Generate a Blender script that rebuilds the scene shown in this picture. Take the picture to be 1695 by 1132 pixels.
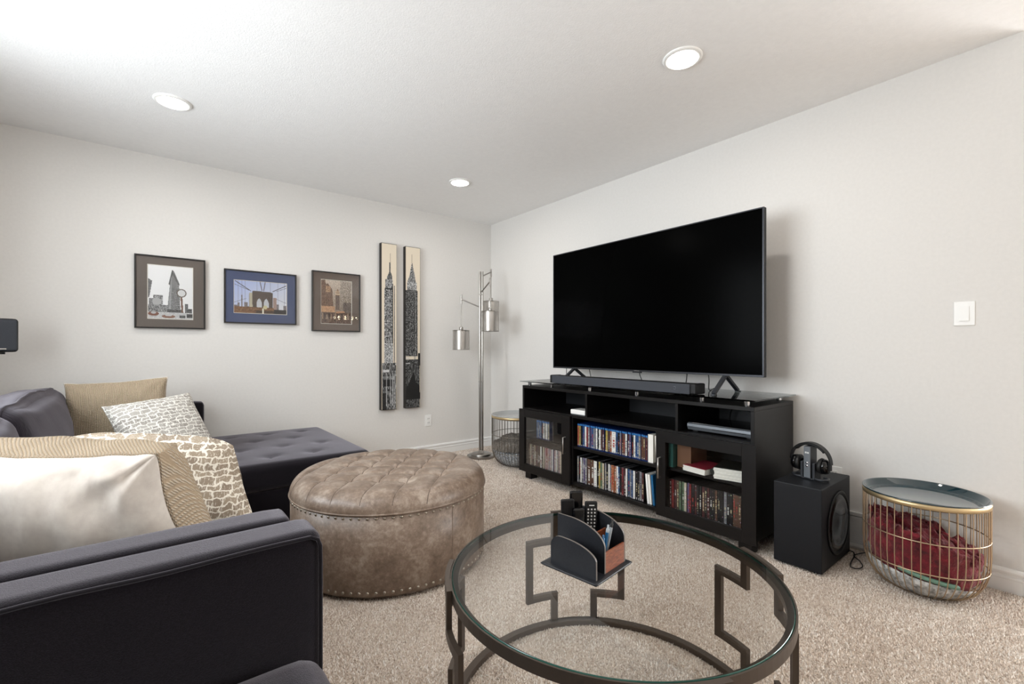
import bpy, bmesh, math, random
import numpy as np
from mathutils import Vector, Matrix, noise as mnoise

for o in list(bpy.data.objects): bpy.data.objects.remove(o, do_unlink=True)
S = bpy.context.scene
COL = S.collection
R = math.radians
random.seed(7)

# ---------------------------------------------------------------- camera
CAM_H = 1.065
THETA = math.atan(597.5/754)
cam = bpy.data.cameras.new('camera'); cam.sensor_width = 36.0
cam.lens = 754/1695*36; cam.shift_y = 12/1695; cam.clip_start = .02
co = bpy.data.objects.new('camera', cam); COL.objects.link(co)
co.location = (0, 0, CAM_H); co.rotation_euler = (R(90), 0, -THETA)
S.camera = co

# ---------------------------------------------------------------- world, light, exposure
S.view_settings.view_transform = 'Standard'; S.view_settings.look = 'None'
S.view_settings.gamma = 1.0; S.view_settings.use_curve_mapping = False
S.view_settings.exposure = 0.14
w = bpy.data.worlds.new('daylight'); S.world = w; w.use_nodes = True
bg = w.node_tree.nodes['Background']; bg.inputs[0].default_value = (.86, .93, 1, 1); bg.inputs[1].default_value = 1.0

def area_light(name, loc, rot, sx, sy, power, col):
    l = bpy.data.lights.new(name, 'AREA'); l.shape = 'RECTANGLE'; l.size = sx; l.size_y = sy; l.energy = power; l.color = col
    o = bpy.data.objects.new(name, l); COL.objects.link(o); o.location = loc; o.rotation_euler = rot
    return o
# daylight entering through the window over the sofa in the left wall
area_light('daylight_left_window', (-1.60, 2.0, 1.60), (R(90), 0, R(-90)), 3.0, 1.9, 185, (.91, .96, 1))
# added fill light for the back wall, entering by an invented far window
area_light('far_room_fill', (5.52, -2.2, 1.45), (R(90+10), 0, R(90)), 2.6, 1.7, 230, (.97, .985, 1))
LENS_GLOW = 118

# ---------------------------------------------------------------- colour + materials
def lin(c):
    if isinstance(c, str):
        c = c.lstrip('#'); c = [int(c[i:i+2], 16)/255 for i in (0, 2, 4)]
    return tuple((x/12.92 if x <= .04045 else ((x+.055)/1.055)**2.4) for x in c[:3])
def lin_np(a):
    return np.where(a <= .04045, a/12.92, ((a+.055)/1.055)**2.4)

MATS = {}
class N:
    """tiny node helper"""
    def __init__(self, name):
        self.m = bpy.data.materials.new(name); self.m.use_nodes = True
        self.t = self.m.node_tree; self.b = self.t.nodes['Principled BSDF']
        self.out = self.t.nodes['Material Output']; MATS[name] = self.m
    def n(self, typ, **kw):
        x = self.t.nodes.new(typ)
        for k, v in kw.items():
            if k in x.inputs: x.inputs[k].default_value = v
            else: setattr(x, k, v)
        return x
    def l(self, a, b): self.t.links.new(a, b)
    def set(self, **kw):
        for k, v in kw.items():
            self.b.inputs[k.replace('_', ' ')].default_value = v
        return self
    def coord(self, scale=(1, 1, 1), kind='Object'):
        tc = self.n('ShaderNodeTexCoord'); mp = self.n('ShaderNodeMapping'); mp.inputs['Scale'].default_value = scale
        self.l(tc.outputs[kind], mp.inputs[0]); return mp.outputs[0]
    def noise(self, vec, scale, detail=4, rough=.6, dist=0):
        x = self.n('ShaderNodeTexNoise'); x.inputs['Scale'].default_value = scale; x.inputs['Detail'].default_value = detail
        x.inputs['Roughness'].default_value = rough; x.inputs['Distortion'].default_value = dist; self.l(vec, x.inputs['Vector']); return x.outputs['Fac']
    def ramp(self, fac, stops):
        x = self.n('ShaderNodeValToRGB'); cr = x.color_ramp
        while len(cr.elements) < len(stops): cr.elements.new(.5)
        for e, (p, c) in zip(cr.elements, stops): e.position = p; e.color = (*lin(c), 1)
        self.l(fac, x.inputs[0]); return x.outputs[0]
    def bump(self, h, strength, dist, prev=None):
        x = self.n('ShaderNodeBump'); x.inputs['Strength'].default_value = strength; x.inputs['Distance'].default_value = dist
        self.l(h, x.inputs['Height'])
        if prev is not None: self.l(prev, x.inputs['Normal'])
        self.l(x.outputs[0], self.b.inputs['Normal']); return x.outputs[0]
    def col(self, c): self.l(c, self.b.inputs['Base Color'])

def plain(name, c, rough=.5, metal=0, spec=.5, **kw):
    x = N(name).set(Base_Color=(*lin(c), 1), Roughness=rough, Metallic=metal)
    x.b.inputs['Specular IOR Level'].default_value = spec
    for k, v in kw.items(): x.b.inputs[k.replace('_', ' ')].default_value = v
    return x.m

def m_noise(name, c1, c2, scale, rough=.6, bump=.2, bscale=None, bdist=.002, detail=4, sheen=0, metal=0, stretch=(1, 1, 1), spec=.5, lo=.35, hi=.65):
    x = N(name).set(Roughness=rough, Metallic=metal); v = x.coord(stretch)
    f = x.noise(v, scale, detail); x.col(x.ramp(f, [(lo, c1), (hi, c2)]))
    x.b.inputs['Specular IOR Level'].default_value = spec
    if bump: x.bump(x.noise(v, bscale or scale, detail), bump, bdist)
    if sheen:
        x.b.inputs['Sheen Weight'].default_value = sheen; x.b.inputs['Sheen Tint'].default_value = (.93, .88, .97, 1); x.b.inputs['Sheen Roughness'].default_value = .45
    return x.m

m_noise('wall_paint', '#e0ddd9', '#e3e0dc', 60, rough=.75, bump=.05, bscale=350, bdist=.001)
m_noise('ceiling_paint', '#f5f4f3', '#f8f7f6', 40, rough=.9, bump=.35, bscale=130, bdist=.004, detail=3)
plain('white_trim', '#f1f0ee', .35)
plain('white_plastic', '#f4f3f0', .3)

x = N('carpet').set(Roughness=.95); x.b.inputs['Specular IOR Level'].default_value = .1
v = x.coord(); f1 = x.noise(v, 95, 3, .7); f2 = x.noise(v, 3.2, 3, .6); f3 = x.noise(v, 420, 2, .7)
mx = x.n('ShaderNodeMix', data_type='FLOAT'); mx.inputs[0].default_value = .35; x.l(f1, mx.inputs[2]); x.l(f2, mx.inputs[3])
mx2 = x.n('ShaderNodeMix', data_type='FLOAT'); mx2.inputs[0].default_value = .3; x.l(mx.outputs[0], mx2.inputs[2]); x.l(f3, mx2.inputs[3])
x.col(x.ramp(mx2.outputs[0], [(.36, '#7d685a'), (.475, '#c2af9d'), (.60, '#e6dacc')]))
vo = x.n('ShaderNodeTexVoronoi'); vo.inputs['Scale'].default_value = 150; x.l(v, vo.inputs['Vector'])
b1 = x.bump(f1, .55, .012); x.bump(vo.outputs['Distance'], .3, .004, b1)
x.b.inputs['Sheen Weight'].default_value = .15

x = N('carpet_yarn').set(Roughness=.95); x.b.inputs['Specular IOR Level'].default_value = .05; a = x.n('ShaderNodeVertexColor'); a.layer_name = 'ink'
f2 = x.noise(x.coord(), 3.5, 4, .65); mx = x.n('ShaderNodeMix', data_type='FLOAT'); mx.inputs[0].default_value = .4; x.l(a.outputs[0], mx.inputs[2]); x.l(f2, mx.inputs[3])
x.col(x.ramp(mx.outputs[0], [(.25, '#bfac9d'), (.5, '#e4d6c9'), (.75, '#f8f1e9')]))
m_noise('sofa_fabric', '#0c090b', '#19151a', 420, rough=.95, bump=.6, bscale=520, bdist=.002, sheen=.46, spec=.05)
m_noise('sofa_piping', '#151316', '#1c191d', 300, rough=.9, bump=.1, sheen=.35, spec=.1)
m_noise('back_cushion_fabric', '#1e1a1f', '#2e2a30', 26, rough=.95, bump=.5, bscale=40, bdist=.003, sheen=.36, spec=.05, stretch=(1, 6, .6))
x = N('taupe_leather').set(Roughness=.38); x.b.inputs['Coat Weight'].default_value = .25; x.b.inputs['Coat Roughness'].default_value = .45; v = x.coord()
f = x.noise(v, 9, 6, .7); g = x.noise(v, 55, 4, .7)
mx = x.n('ShaderNodeMix', data_type='FLOAT'); mx.inputs[0].default_value = .4; x.l(f, mx.inputs[2]); x.l(g, mx.inputs[3])
x.col(x.ramp(mx.outputs[0], [(.34, '#614f40'), (.5, '#857263'), (.66, '#ad9d8e')])); x.bump(x.noise(v, 240, 3), .18, .001)
plain('dark_leather', '#4c3c30', .5)
m_noise('antique_nail', '#978d80', '#c4bcae', 60, rough=.3, bump=0, metal=1)
x = N('espresso_wood').set(Roughness=.4); x.b.inputs['Specular IOR Level'].default_value = .28; v = x.coord((3, .25, 3)); f = x.noise(v, 60, 4)
x.col(x.ramp(f, [(.3, '#0b0909'), (.7, '#120f0f')])); x.bump(f, .06, .001)
plain('black_plastic', '#0c0c0e', .42, spec=.35); plain('black_gloss', '#08080a', .12); plain('dark_grey_plastic', '#2b2d32', .5)
plain('tv_screen', '#020202', .2, spec=.015); plain('tv_bezel', '#3b3c40', .35, metal=.7)
m_noise('speaker_cloth', '#33363c', '#3d4047', 900, rough=.8, bump=.2, bscale=1200, bdist=.0008)
m_noise('sub_vinyl', '#0f1115', '#15171c', 300, rough=.5, spec=.3, bump=.1, bscale=500, bdist=.0006)
plain('chrome', '#c9c9cb', .14, metal=1); plain('brushed_steel', '#9b9792', .28, metal=1); plain('satin_nickel', '#b9b6b2', .3, metal=1)
plain('bronze_metal', '#544a42', .42, metal=.55)
plain('brass_wire', '#c2ad92', .32, metal=.9); plain('brass_band', '#cdb78f', .34, metal=.8); plain('dark_nickel_wire', '#8b857b', .33, metal=1)
plain('teal_enamel', '#062a32', .08, Coat_Weight=1.0); plain('grey_enamel', '#a8a9a8', .15, Coat_Weight=.6)
plain('cable_black', '#0a0a0a', .55); plain('paper', '#efece4', .8); plain('green_binder', '#2c5b55', .5); plain('brown_box', '#6d4930', .6)
plain('red_cover', '#8e2233', .4); plain('dark_cover', '#22241f', .35)
x = N('cherry_wood').set(Roughness=.35); v = x.coord((6, 1, 26)); f = x.noise(v, 9, 5, .6, .6); x.col(x.ramp(f, [(.3, '#5d2e1c'), (.5, '#84462b'), (.7, '#a05c3a')]))
m_noise('black_leatherette', '#15161a', '#1d1f25', 200, rough=.42, bump=.15, bscale=450, bdist=.0006)
plain('grey_edge', '#6d6660', .5)
plain('pen_blue', '#1d5f8c', .3); plain('pen_grey', '#9ca3a8', .3); plain('button_white', '#d8d8d6', .5)
x = N('cream_linen').set(Roughness=.95); x.b.inputs['Specular IOR Level'].default_value = .1; v = x.coord(); x.col(x.ramp(x.noise(v, 40, 4), [(.35, '#c9bfb6'), (.65, '#d3cac0')]))
b1 = x.bump(x.noise(x.coord((1.2, 1, .5)), 14, 2, .4, .4), .25, .03); x.bump(x.noise(v, 600, 2), .25, .001, b1)
# knitted yarn: rows of small ribs
x = N('tan_knit').set(Roughness=.95); x.b.inputs['Specular IOR Level'].default_value = .1; v = x.coord()
w1 = x.n('ShaderNodeTexWave', bands_direction='DIAGONAL'); w1.inputs['Scale'].default_value = 70; w1.inputs['Distortion'].default_value = 2.0; x.l(v, w1.inputs['Vector'])
w2 = x.n('ShaderNodeTexWave', bands_direction='X'); w2.inputs['Scale'].default_value = 90; w2.inputs['Distortion'].default_value = .8; x.l(v, w2.inputs['Vector'])
mu = x.n('ShaderNodeMath', operation='MULTIPLY'); x.l(w1.outputs['Fac'], mu.inputs[0]); x.l(w2.outputs['Fac'], mu.inputs[1])
x.col(x.ramp(mu.outputs[0], [(.02, '#a39079'), (.3, '#c2af97'), (.8, '#d9cbb8')])); x.bump(mu.outputs[0], .9, .006)
x = N('burlap').set(Roughness=.95); x.b.inputs['Specular IOR Level'].default_value = .1; v = x.coord()
w1 = x.n('ShaderNodeTexWave', bands_direction='X'); w1.inputs['Scale'].default_value = 42; w1.inputs['Distortion'].default_value = 1.5; x.l(v, w1.inputs['Vector'])
w2 = x.n('ShaderNodeTexWave', bands_direction='Z'); w2.inputs['Scale'].default_value = 42; w2.inputs['Distortion'].default_value = 1.5; x.l(v, w2.inputs['Vector'])
mu = x.n('ShaderNodeMath', operation='ADD'); x.l(w1.outputs['Fac'], mu.inputs[0]); x.l(w2.outputs['Fac'], mu.inputs[1])
x.col(x.ramp(mu.outputs[0], [(.0, '#a38a70'), (.5, '#bca58b'), (1, '#cdbba2')])); x.bump(mu.outputs[0], .8, .005)
def ikat(name, grey, grey2, light, sc_=1.0):
    x = N(name).set(Roughness=.9); x.b.inputs['Specular IOR Level'].default_value = .1; v = x.coord()
    nz_ = x.n('ShaderNodeTexNoise'); nz_.inputs['Scale'].default_value = 34; nz_.inputs['Detail'].default_value = 4; x.l(v, nz_.inputs['Vector'])
    sb = x.n('ShaderNodeVectorMath', operation='SUBTRACT'); sb.inputs[1].default_value = (.5, .5, .5); x.l(nz_.outputs['Color'], sb.inputs[0])
    sc = x.n('ShaderNodeVectorMath', operation='SCALE'); sc.inputs['Scale'].default_value = .036*sc_; x.l(sb.outputs[0], sc.inputs[0])
    ad = x.n('ShaderNodeVectorMath', operation='ADD'); x.l(v, ad.inputs[0]); x.l(sc.outputs[0], ad.inputs[1])
    rt = x.n('ShaderNodeMapping'); rt.inputs['Rotation'].default_value = (R(-90), 0, 0); rt.inputs['Location'].default_value = (.013, .007, 0); x.l(ad.outputs[0], rt.inputs[0])
    br = x.n('ShaderNodeTexBrick'); br.inputs['Scale'].default_value = 1/sc_; br.inputs['Brick Width'].default_value = .046; br.inputs['Row Height'].default_value = .022; br.inputs['Mortar Size'].default_value = .0030; br.inputs['Mortar Smooth'].default_value = .4; br.offset = .37; br.offset_frequency = 2; br.squash = .72; br.squash_frequency = 3
    for k, c in (('Color1', grey), ('Color2', grey2), ('Mortar', light)): br.inputs[k].default_value = (*lin(c), 1)
    x.l(rt.outputs[0], br.inputs['Vector'])
    st = x.noise(x.coord((260/sc_, 260, 30/sc_)), 1.0, 3); f = x.n('ShaderNodeMapRange'); f.inputs[1].default_value = .54; f.inputs[2].default_value = .66; f.inputs[4].default_value = .75; x.l(st, f.inputs[0])
    mx = x.n('ShaderNodeMix', data_type='RGBA'); x.l(f.outputs[0], mx.inputs[0]); x.l(br.outputs['Color'], mx.inputs[6]); mx.inputs[7].default_value = (*lin(light), 1); x.col(mx.outputs[2]); x.bump(st, .2, .001)
ikat('ikat_grey', '#99938c', '#b3aea7', '#e9e6df'); ikat('ikat_taupe', '#8f8070', '#a99a87', '#e9e2d5', 1.0)
x = N('red_velour').set(Roughness=.9); v = x.coord(); f = x.noise(v, 26, 5, .7); x.col(x.ramp(f, [(.3, '#2e080e'), (.52, '#66131f'), (.75, '#942634')])); x.bump(x.noise(v, 120, 3), .8, .006)  # darkest ramp tones paint in the shaded gaps between folds
x.b.inputs['Sheen Weight'].default_value = .35; x.b.inputs['Sheen Tint'].default_value = (1, .5, .5, 1)
m_noise('grey_weave', '#6c6f74', '#c6c9cc', 70, rough=.95, bump=.8, bscale=80, bdist=.008, detail=5)
m_noise('fur_base', '#6d665f', '#8a827a', 60, rough=.95, bump=.5, bdist=.006); m_noise('fur_tip', '#837b73', '#aaa39a', 30, rough=.9, bump=0)
m_noise('printed_bag', '#767776', '#dddddb', 45, rough=.5, bump=.5, bscale=50, bdist=.004, detail=6)
plain('green_cover', '#6f9483', .4)
plain('mat_taupe', '#6f665f', .8); plain('mat_blue', '#4c5a80', .8); plain('mat_brown', '#6a5a4f', .8); plain('frame_black', '#1c1a1a', .3); plain('canvas_edge', '#26221f', .7); plain('bevel_white', '#e9e4da', .8)
plain('silver_front', '#7c8187', .35, metal=.5); plain('stand_back_panel', '#16171b', .5)
x = N('lens').set(Base_Color=(1, 1, 1, 1)); x.b.inputs['Emission Color'].default_value = (1, .955, .9, 1); x.b.inputs['Emission Strength'].default_value = LENS_GLOW
x = N('bulb_glow').set(Base_Color=(1, 1, 1, 1)); x.b.inputs['Emission Color'].default_value = (1, .85, .6, 1); x.b.inputs['Emission Strength'].default_value = 40
def thin_glass(name, tint, rough=0.0, boost=1.0):
    x = N(name); t = x.n('ShaderNodeBsdfTransparent'); t.inputs[0].default_value = (*tint, 1)
    g = x.n('ShaderNodeBsdfGlossy'); g.inputs['Roughness'].default_value = rough
    fr = x.n('ShaderNodeFresnel'); fr.inputs[0].default_value = 1.5
    ml = x.n('ShaderNodeMath', operation='MULTIPLY'); ml.inputs[1].default_value = boost; ml.use_clamp = True; x.l(fr.outputs[0], ml.inputs[0])
    mx = x.n('ShaderNodeMixShader'); x.l(ml.outputs[0], mx.inputs[0]); x.l(t.outputs[0], mx.inputs[1]); x.l(g.outputs[0], mx.inputs[2]); x.l(mx.outputs[0], x.out.inputs[0])
thin_glass('table_glass', (.985, .992, .99)); thin_glass('pane_glass', (.98, .985, .985), 0, .25); thin_glass('picture_glass', (.99, .99, .99), 0, .6); thin_glass('stand_glass', (.8, .84, .84)); thin_glass('crystal', (.95, .93, .9), .02, 1.5)
plain('glass_edge', '#2f6a5e', .1, Transmission_Weight=.4)
x = N('shade_mesh').set(Base_Color=(*lin('#b5b0aa'), 1), Metallic=1, Roughness=.3)
tr = x.n('ShaderNodeBsdfTransparent'); mx = x.n('ShaderNodeMixShader'); mx.inputs[0].default_value = .48
x.l(tr.outputs[0], mx.inputs[1]); x.l(x.b.outputs[0], mx.inputs[2]); x.l(mx.outputs[0], x.out.inputs[0])
plain('frosted_white', '#e8e4de', .4)
x = N('print_ink').set(Roughness=.6); a = x.n('ShaderNodeVertexColor'); a.layer_name = 'ink'; x.col(a.outputs[0])
x = N('case_ink').set(Roughness=.32); a = x.n('ShaderNodeVertexColor'); a.layer_name = 'ink'; x.col(a.outputs[0])

# ---------------------------------------------------------------- mesh helpers
class MB:
    def __init__(self): self.v = []; self.f = []; self.m = []; self.sm = []
    def add(self, vs, fs, mat=0, smooth=False, M=None):
        o = len(self.v)
        if M is not None: vs = [tuple(M @ Vector(p)) for p in vs]
        self.v += [tuple(p) for p in vs]; self.f += [tuple(i+o for i in q) for q in fs]
        self.m += [mat]*len(fs); self.sm += [smooth]*len(fs); return self
    def bm(self, b, mat=0, smooth=False, M=None):
        b.verts.index_update(); vs = [p.co[:] for p in b.verts]; fs = [[q.index for q in p.verts] for p in b.faces]; b.free()
        return self.add(vs, fs, mat, smooth, M)
    def box(self, x0, x1, y0, y1, z0, z1, bev=0, mat=0, seg=2, M=None):
        b = bmesh.new(); bmesh.ops.create_cube(b, size=1)
        for p in b.verts: p.co = ((x0+x1)/2+p.co.x*(x1-x0), (y0+y1)/2+p.co.y*(y1-y0), (z0+z1)/2+p.co.z*(z1-z0))
        if bev: bmesh.ops.bevel(b, geom=list(b.edges), offset=bev, segments=seg, affect='EDGES', profile=.5)
        return self.bm(b, mat, False, M)
    def rbox(self, c, h, r, n=14, mat=0, fn=None, M=None):
        b = bmesh.new(); bmesh.ops.create_cube(b, size=2); bmesh.ops.subdivide_edges(b, edges=list(b.edges), cuts=n, use_grid_fill=True)
        h = Vector(h); i = Vector([max(q-r, 0) for q in h])
        for p in b.verts:
            u = p.co.copy(); q = Vector([math.sin(t*math.pi/2)*hh for t, hh in zip(u, h)])
            k = Vector([max(-ii, min(ii, t)) for t, ii in zip(q, i)]); d = q-k
            if d.length > 1e-9: q = k+d.normalized()*r
            if fn: q = fn(q, Vector([math.sin(t*math.pi/2) for t in u]))
            p.co = q+Vector(c)
        return self.bm(b, mat, True, M)
    def lathe(self, prof, n=32, mat=0, c=(0, 0, 0), smooth=True, a0=0, a1=2*math.pi, M=None):
        full = abs(a1-a0-2*math.pi) < 1e-6; vs = []; fs = []; k = len(prof); na = n if full else n+1
        for i in range(na):
            a = a0+(a1-a0)*i/n
            for r, z in prof: vs.append((c[0]+r*math.cos(a), c[1]+r*math.sin(a), c[2]+z))
        for i in range(n):
            j = (i+1) % na
            for t in range(k-1): fs.append((i*k+t, j*k+t, j*k+t+1, i*k+t+1))
        return self.add(vs, fs, mat, smooth, M)
    def cyl(self, c, r, z0, z1, n=20, mat=0, bev=0, M=None):
        b = min(bev, r*.9); pr = [(1e-5, z0), (r-b, z0), (r, z0+b), (r, z1-b), (r-b, z1), (1e-5, z1)] if bev else None
        if pr: return self.lathe(pr, n, mat, (c[0], c[1], 0), False, M=M)
        vs = [(c[0]+r*math.cos(2*math.pi*i/n), c[1]+r*math.sin(2*math.pi*i/n), z) for z in (z0, z1) for i in range(n)]
        self.add(vs, [(i, (i+1) % n, n+(i+1) % n, n+i) for i in range(n)], mat, True, M)
        return self.add(vs, [tuple(range(n-1, -1, -1)), tuple(range(n, 2*n))], mat, False, M)
    def rod(self, p, q, r, n=10, mat=0): return self.tube([p, q], r, n, mat)
    def tube(self, pts, r, n=8, mat=0, closed=False, M=None):
        pts = [Vector(p) for p in pts]; vs = []; fs = []; k = len(pts); up = None
        for i, p in enumerate(pts):
            a = pts[(i-1) % k] if (closed or i > 0) else p; b = pts[(i+1) % k] if (closed or i < k-1) else p
            t = (b-a).normalized()
            if up is None: up = t.orthogonal().normalized()
            up = (up-t*up.dot(t)).normalized(); s = t.cross(up)
            rr = r[i] if isinstance(r, (list, tuple)) else r
            for j in range(n):
                an = 2*math.pi*j/n; vs.append(p+up*math.cos(an)*rr+s*math.sin(an)*rr)
        for i in range(k if closed else k-1):
            i2 = (i+1) % k
            for j in range(n): fs.append((i*n+j, i*n+(j+1) % n, i2*n+(j+1) % n, i2*n+j))
        self.add(vs, fs, mat, True, M)
        if not closed: self.add(vs, [tuple(range(n-1, -1, -1)), tuple(range((k-1)*n, k*n))], mat, False, M)
        return self
    def prism(self, poly, t0, t1, axis='x', mat=0):
        n = len(poly)
        def P(a, b, t): return (t, a, b) if axis == 'x' else ((a, t, b) if axis == 'y' else (a, b, t))
        vs = [P(a, b, t0) for a, b in poly]+[P(a, b, t1) for a, b in poly]
        fs = [(i, (i+1) % n, n+(i+1) % n, n+i) for i in range(n)]+[tuple(range(n-1, -1, -1)), tuple(range(n, 2*n))]
        return self.add(vs, fs, mat)
    def arcbar(self, c, r0, r1, a0, a1, z0, z1, mat=0, step=4):
        n = max(1, int(abs(a1-a0)/step)); full = abs(a1-a0) > 359; vs = []; fs = []
        for i in range(n if full else n+1):
            a = R(a0+(a1-a0)*i/n)
            for r, z in ((r0, z0), (r1, z0), (r1, z1), (r0, z1)): vs.append((c[0]+r*math.cos(a), c[1]+r*math.sin(a), z))
        k = len(vs)//4
        for i in range(n):
            j = (i+1) % k
            for t in range(4): fs.append((i*4+t, j*4+t, j*4+(t+1) % 4, i*4+(t+1) % 4))
        if not full: fs += [(0, 1, 2, 3), (n*4+3, n*4+2, n*4+1, n*4)]
        return self.add(vs, fs, mat)
    def mesh(self, name, mats):
        me = bpy.data.meshes.new(name); me.from_pydata(self.v, [], self.f)
        for m in (mats if isinstance(mats, (list, tuple)) else [mats]): me.materials.append(MATS[m])
        me.polygons.foreach_set('material_index', self.m); me.polygons.foreach_set('use_smooth', self.sm)
        b = bmesh.new(); b.from_mesh(me); bmesh.ops.recalc_face_normals(b, faces=b.faces); b.to_mesh(me); b.free(); me.update(); return me

def rb_map(u, h, r, fn):
    q = Vector([a*b_ for a, b_ in zip(u, h)]); i = [max(b_-r, 0) for b_ in h]; k = Vector([max(-ii, min(ii, t)) for t, ii in zip(q, i)]); d = q-k
    if d.length > 1e-9: q = k+d.normalized()*r
    return fn(q, Vector(u)) if fn else q
def link(name, me, parent=None, loc=None, rot=None):
    o = bpy.data.objects.new(name, me); COL.objects.link(o)
    if parent: o.parent = parent
    if loc: o.location = loc
    if rot: o.rotation_euler = rot
    return o
def tag(o, label, cat, group=None, kind=None):
    o['label'] = label; o['category'] = cat
    if group: o['group'] = group
    if kind: o['kind'] = kind
    return o
def thing(name, label, cat, loc=(0, 0, 0), rot=(0, 0, 0), group=None):
    return tag(link(name, None, None, loc, rot), label, cat, group)
def part(name, mb, mats, parent, loc=None, rot=None): return link(name, mb.mesh(name, mats), parent, loc, rot)
def struct(name, mb, mats, label, cat):
    return tag(link(name, mb.mesh(name, mats)), label, cat, kind='structure')
def at(x, y, z): return Matrix.Translation((x, y, z))
def nz(p, s=1.0): return mnoise.noise(Vector(p)*s)

# ---------------------------------------------------------------- the setting
XL, XR, YB, YC, YR, XF, ZC = -.95, 2.95, 4.10, .164, -4.5, 5.4, 2.438
b = MB(); b.box(XL-.1, XF+.1, YR-.1, YB+.1, -.06, 0); struct('floor', b, 'carpet', 'beige cut-pile carpet covering the whole floor', 'floor')
def carpet_pile():
    rng = np.random.default_rng(2); P = []
    for (x0, x1, y0, y1, sp) in ((.2, 2.93, -.3, 2.2, .0068), (.2, 2.93, 2.2, 4.085, .0095), (2.93, 3.6, -.3, .14, .009)):
        gx, gy = np.meshgrid(np.arange(x0, x1, sp), np.arange(y0, y1, sp)); P.append(np.stack([gx.ravel(), gy.ravel(), np.full(gx.size, sp)], 1))
    P = np.concatenate(P); n = len(P); P[:, :2] += rng.uniform(-.55, .55, (n, 2))*P[:, 2:3]
    a = rng.uniform(0, 2*np.pi, n); rad = P[:, 2]*rng.uniform(.42, .62, n); hgt = rng.uniform(.005, .0095, n); lean = rng.normal(0, .003, (n, 2)); V = np.zeros((n, 4, 3))
    for k in range(3): V[:, k, 0] = P[:, 0]+rad*np.cos(a+k*2.0944); V[:, k, 1] = P[:, 1]+rad*np.sin(a+k*2.0944); V[:, k, 2] = -.0005
    V[:, 3, 0] = P[:, 0]+lean[:, 0]; V[:, 3, 1] = P[:, 1]+lean[:, 1]; V[:, 3, 2] = hgt
    base = (np.arange(n)*4)[:, None]; F = np.stack([np.concatenate([base+0, base+1, base+3], 1), np.concatenate([base+1, base+2, base+3], 1), np.concatenate([base+2, base+0, base+3], 1)], 1).reshape(-1, 3)
    me = bpy.data.meshes.new('carpet_pile'); me.vertices.add(n*4); me.vertices.foreach_set('co', V.ravel().astype(np.float32)); me.loops.add(F.size); me.loops.foreach_set('vertex_index', F.ravel().astype(np.int32))
    me.polygons.add(len(F)); me.polygons.foreach_set('loop_start', (np.arange(len(F))*3).astype(np.int32)); me.update(calc_edges=True); me.materials.append(MATS['carpet_yarn'])
    at_ = me.color_attributes.new('ink', 'FLOAT_COLOR', 'POINT'); c = np.ones((n, 4, 4)); c[:, :, :3] = np.clip(rng.normal(.5, .22, n), 0, 1)[:, None, None]; at_.data.foreach_set('color', c.ravel().astype(np.float32))
    o = link('carpet_pile', me); tag(o, 'short beige cut pile of the carpet', 'carpet', kind='stuff')
carpet_pile()
b = MB(); b.box(XL-.1, XF+.1, YR-.1, YB+.1, ZC, ZC+.08); struct('ceiling', b, 'ceiling_paint', 'white textured ceiling with recessed lights', 'ceiling')
b = MB(); b.box(XL-.1, XR+.1, YB, YB+.1, 0, ZC); struct('wall_back', b, 'wall_paint', 'pale grey wall hung with framed city pictures', 'wall')
b = MB(); b.box(XR, XR+.1, YC, YB, 0, ZC, bev=0); b.cyl((XR+.012, YC+.012), .012, 0, ZC, 12); b.box(XR+.012, XR+.1, YC, YC+.02, 0, ZC)
struct('wall_right', b, 'wall_paint', 'pale grey wall behind the television', 'wall')
b = MB(); b.box(XR+.1, XF, YC, YC+.1, 0, ZC); struct('wall_return', b, 'wall_paint', 'pale grey wall turning the corner past the light switch', 'wall')
def wall_with_window(name, axis, at0, at1, a0, a1, w0, w1, z0, z1, label):
    b = MB()
    for (p, q, s, t) in ((a0, w0, 0, ZC), (w1, a1, 0, ZC), (w0, w1, 0, z0), (w0, w1, z1, ZC)):
        if axis == 'y': b.box(p, q, at0, at1, s, t)
        else: b.box(at0, at1, p, q, s, t)
    return struct(name, b, 'wall_paint', label, 'wall')
b = MB(); b.box(XL-.1, XF+.1, YR-.1, YR, 0, ZC); struct('wall_rear', b, 'wall_paint', 'pale grey wall at the far end of the adjoining room', 'wall')
wall_with_window('wall_left', 'x', XL-.1, XL, YR, YB, .95, 3.1, .85, 2.2, 'pale grey wall with a window behind the sectional sofa')
wall_with_window('wall_far_right', 'x', XF, XF+.1, YR, YC+.1, -3.5, -.9, .6, 2.3, 'pale grey wall of the adjoining room with an added opening for fill light')  # unseen opening, invented to let the fill light in
def window(name, axis, pos, a0, a1, z0, z1, n, label):
    e = link(name, None, None, (0, 0, 0)); tag(e, label, 'window', kind='structure'); f = MB()
    def bx(b, p, q, s, t, th=.05):
        if axis == 'y': b.box(p, q, pos-th/2, pos+th/2, s, t)
        else: b.box(pos-th/2, pos+th/2, p, q, s, t)
    bx(f, a0, a1, z0, z0+.06); bx(f, a0, a1, z1-.06, z1); bx(f, a0, a0+.06, z0+.06, z1-.06); bx(f, a1-.06, a1, z0+.06, z1-.06)
    for i in range(1, n): m = a0+(a1-a0)*i/n; bx(f, m-.03, m+.03, z0+.06, z1-.06)
    part('window_frame', f, 'white_trim', e)
    for i in range(n):
        g = MB(); bx(g, a0+(a1-a0)*i/n+.03, a0+(a1-a0)*(i+1)/n-.03, z0+.06, z1-.06, .006); part('pane', g, 'pane_glass', e)
window('window_1', 'x', XL-.03, .95, 3.1, .85, 2.2, 3, 'white-framed three-pane window in the wall over the sofa'); window('fill_window', 'x', XF+.03, -3.5, -.9, .6, 2.3, 2, 'white-framed window added in the adjoining room for the fill light')  # the second window is made up to go with the fill light
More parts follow.
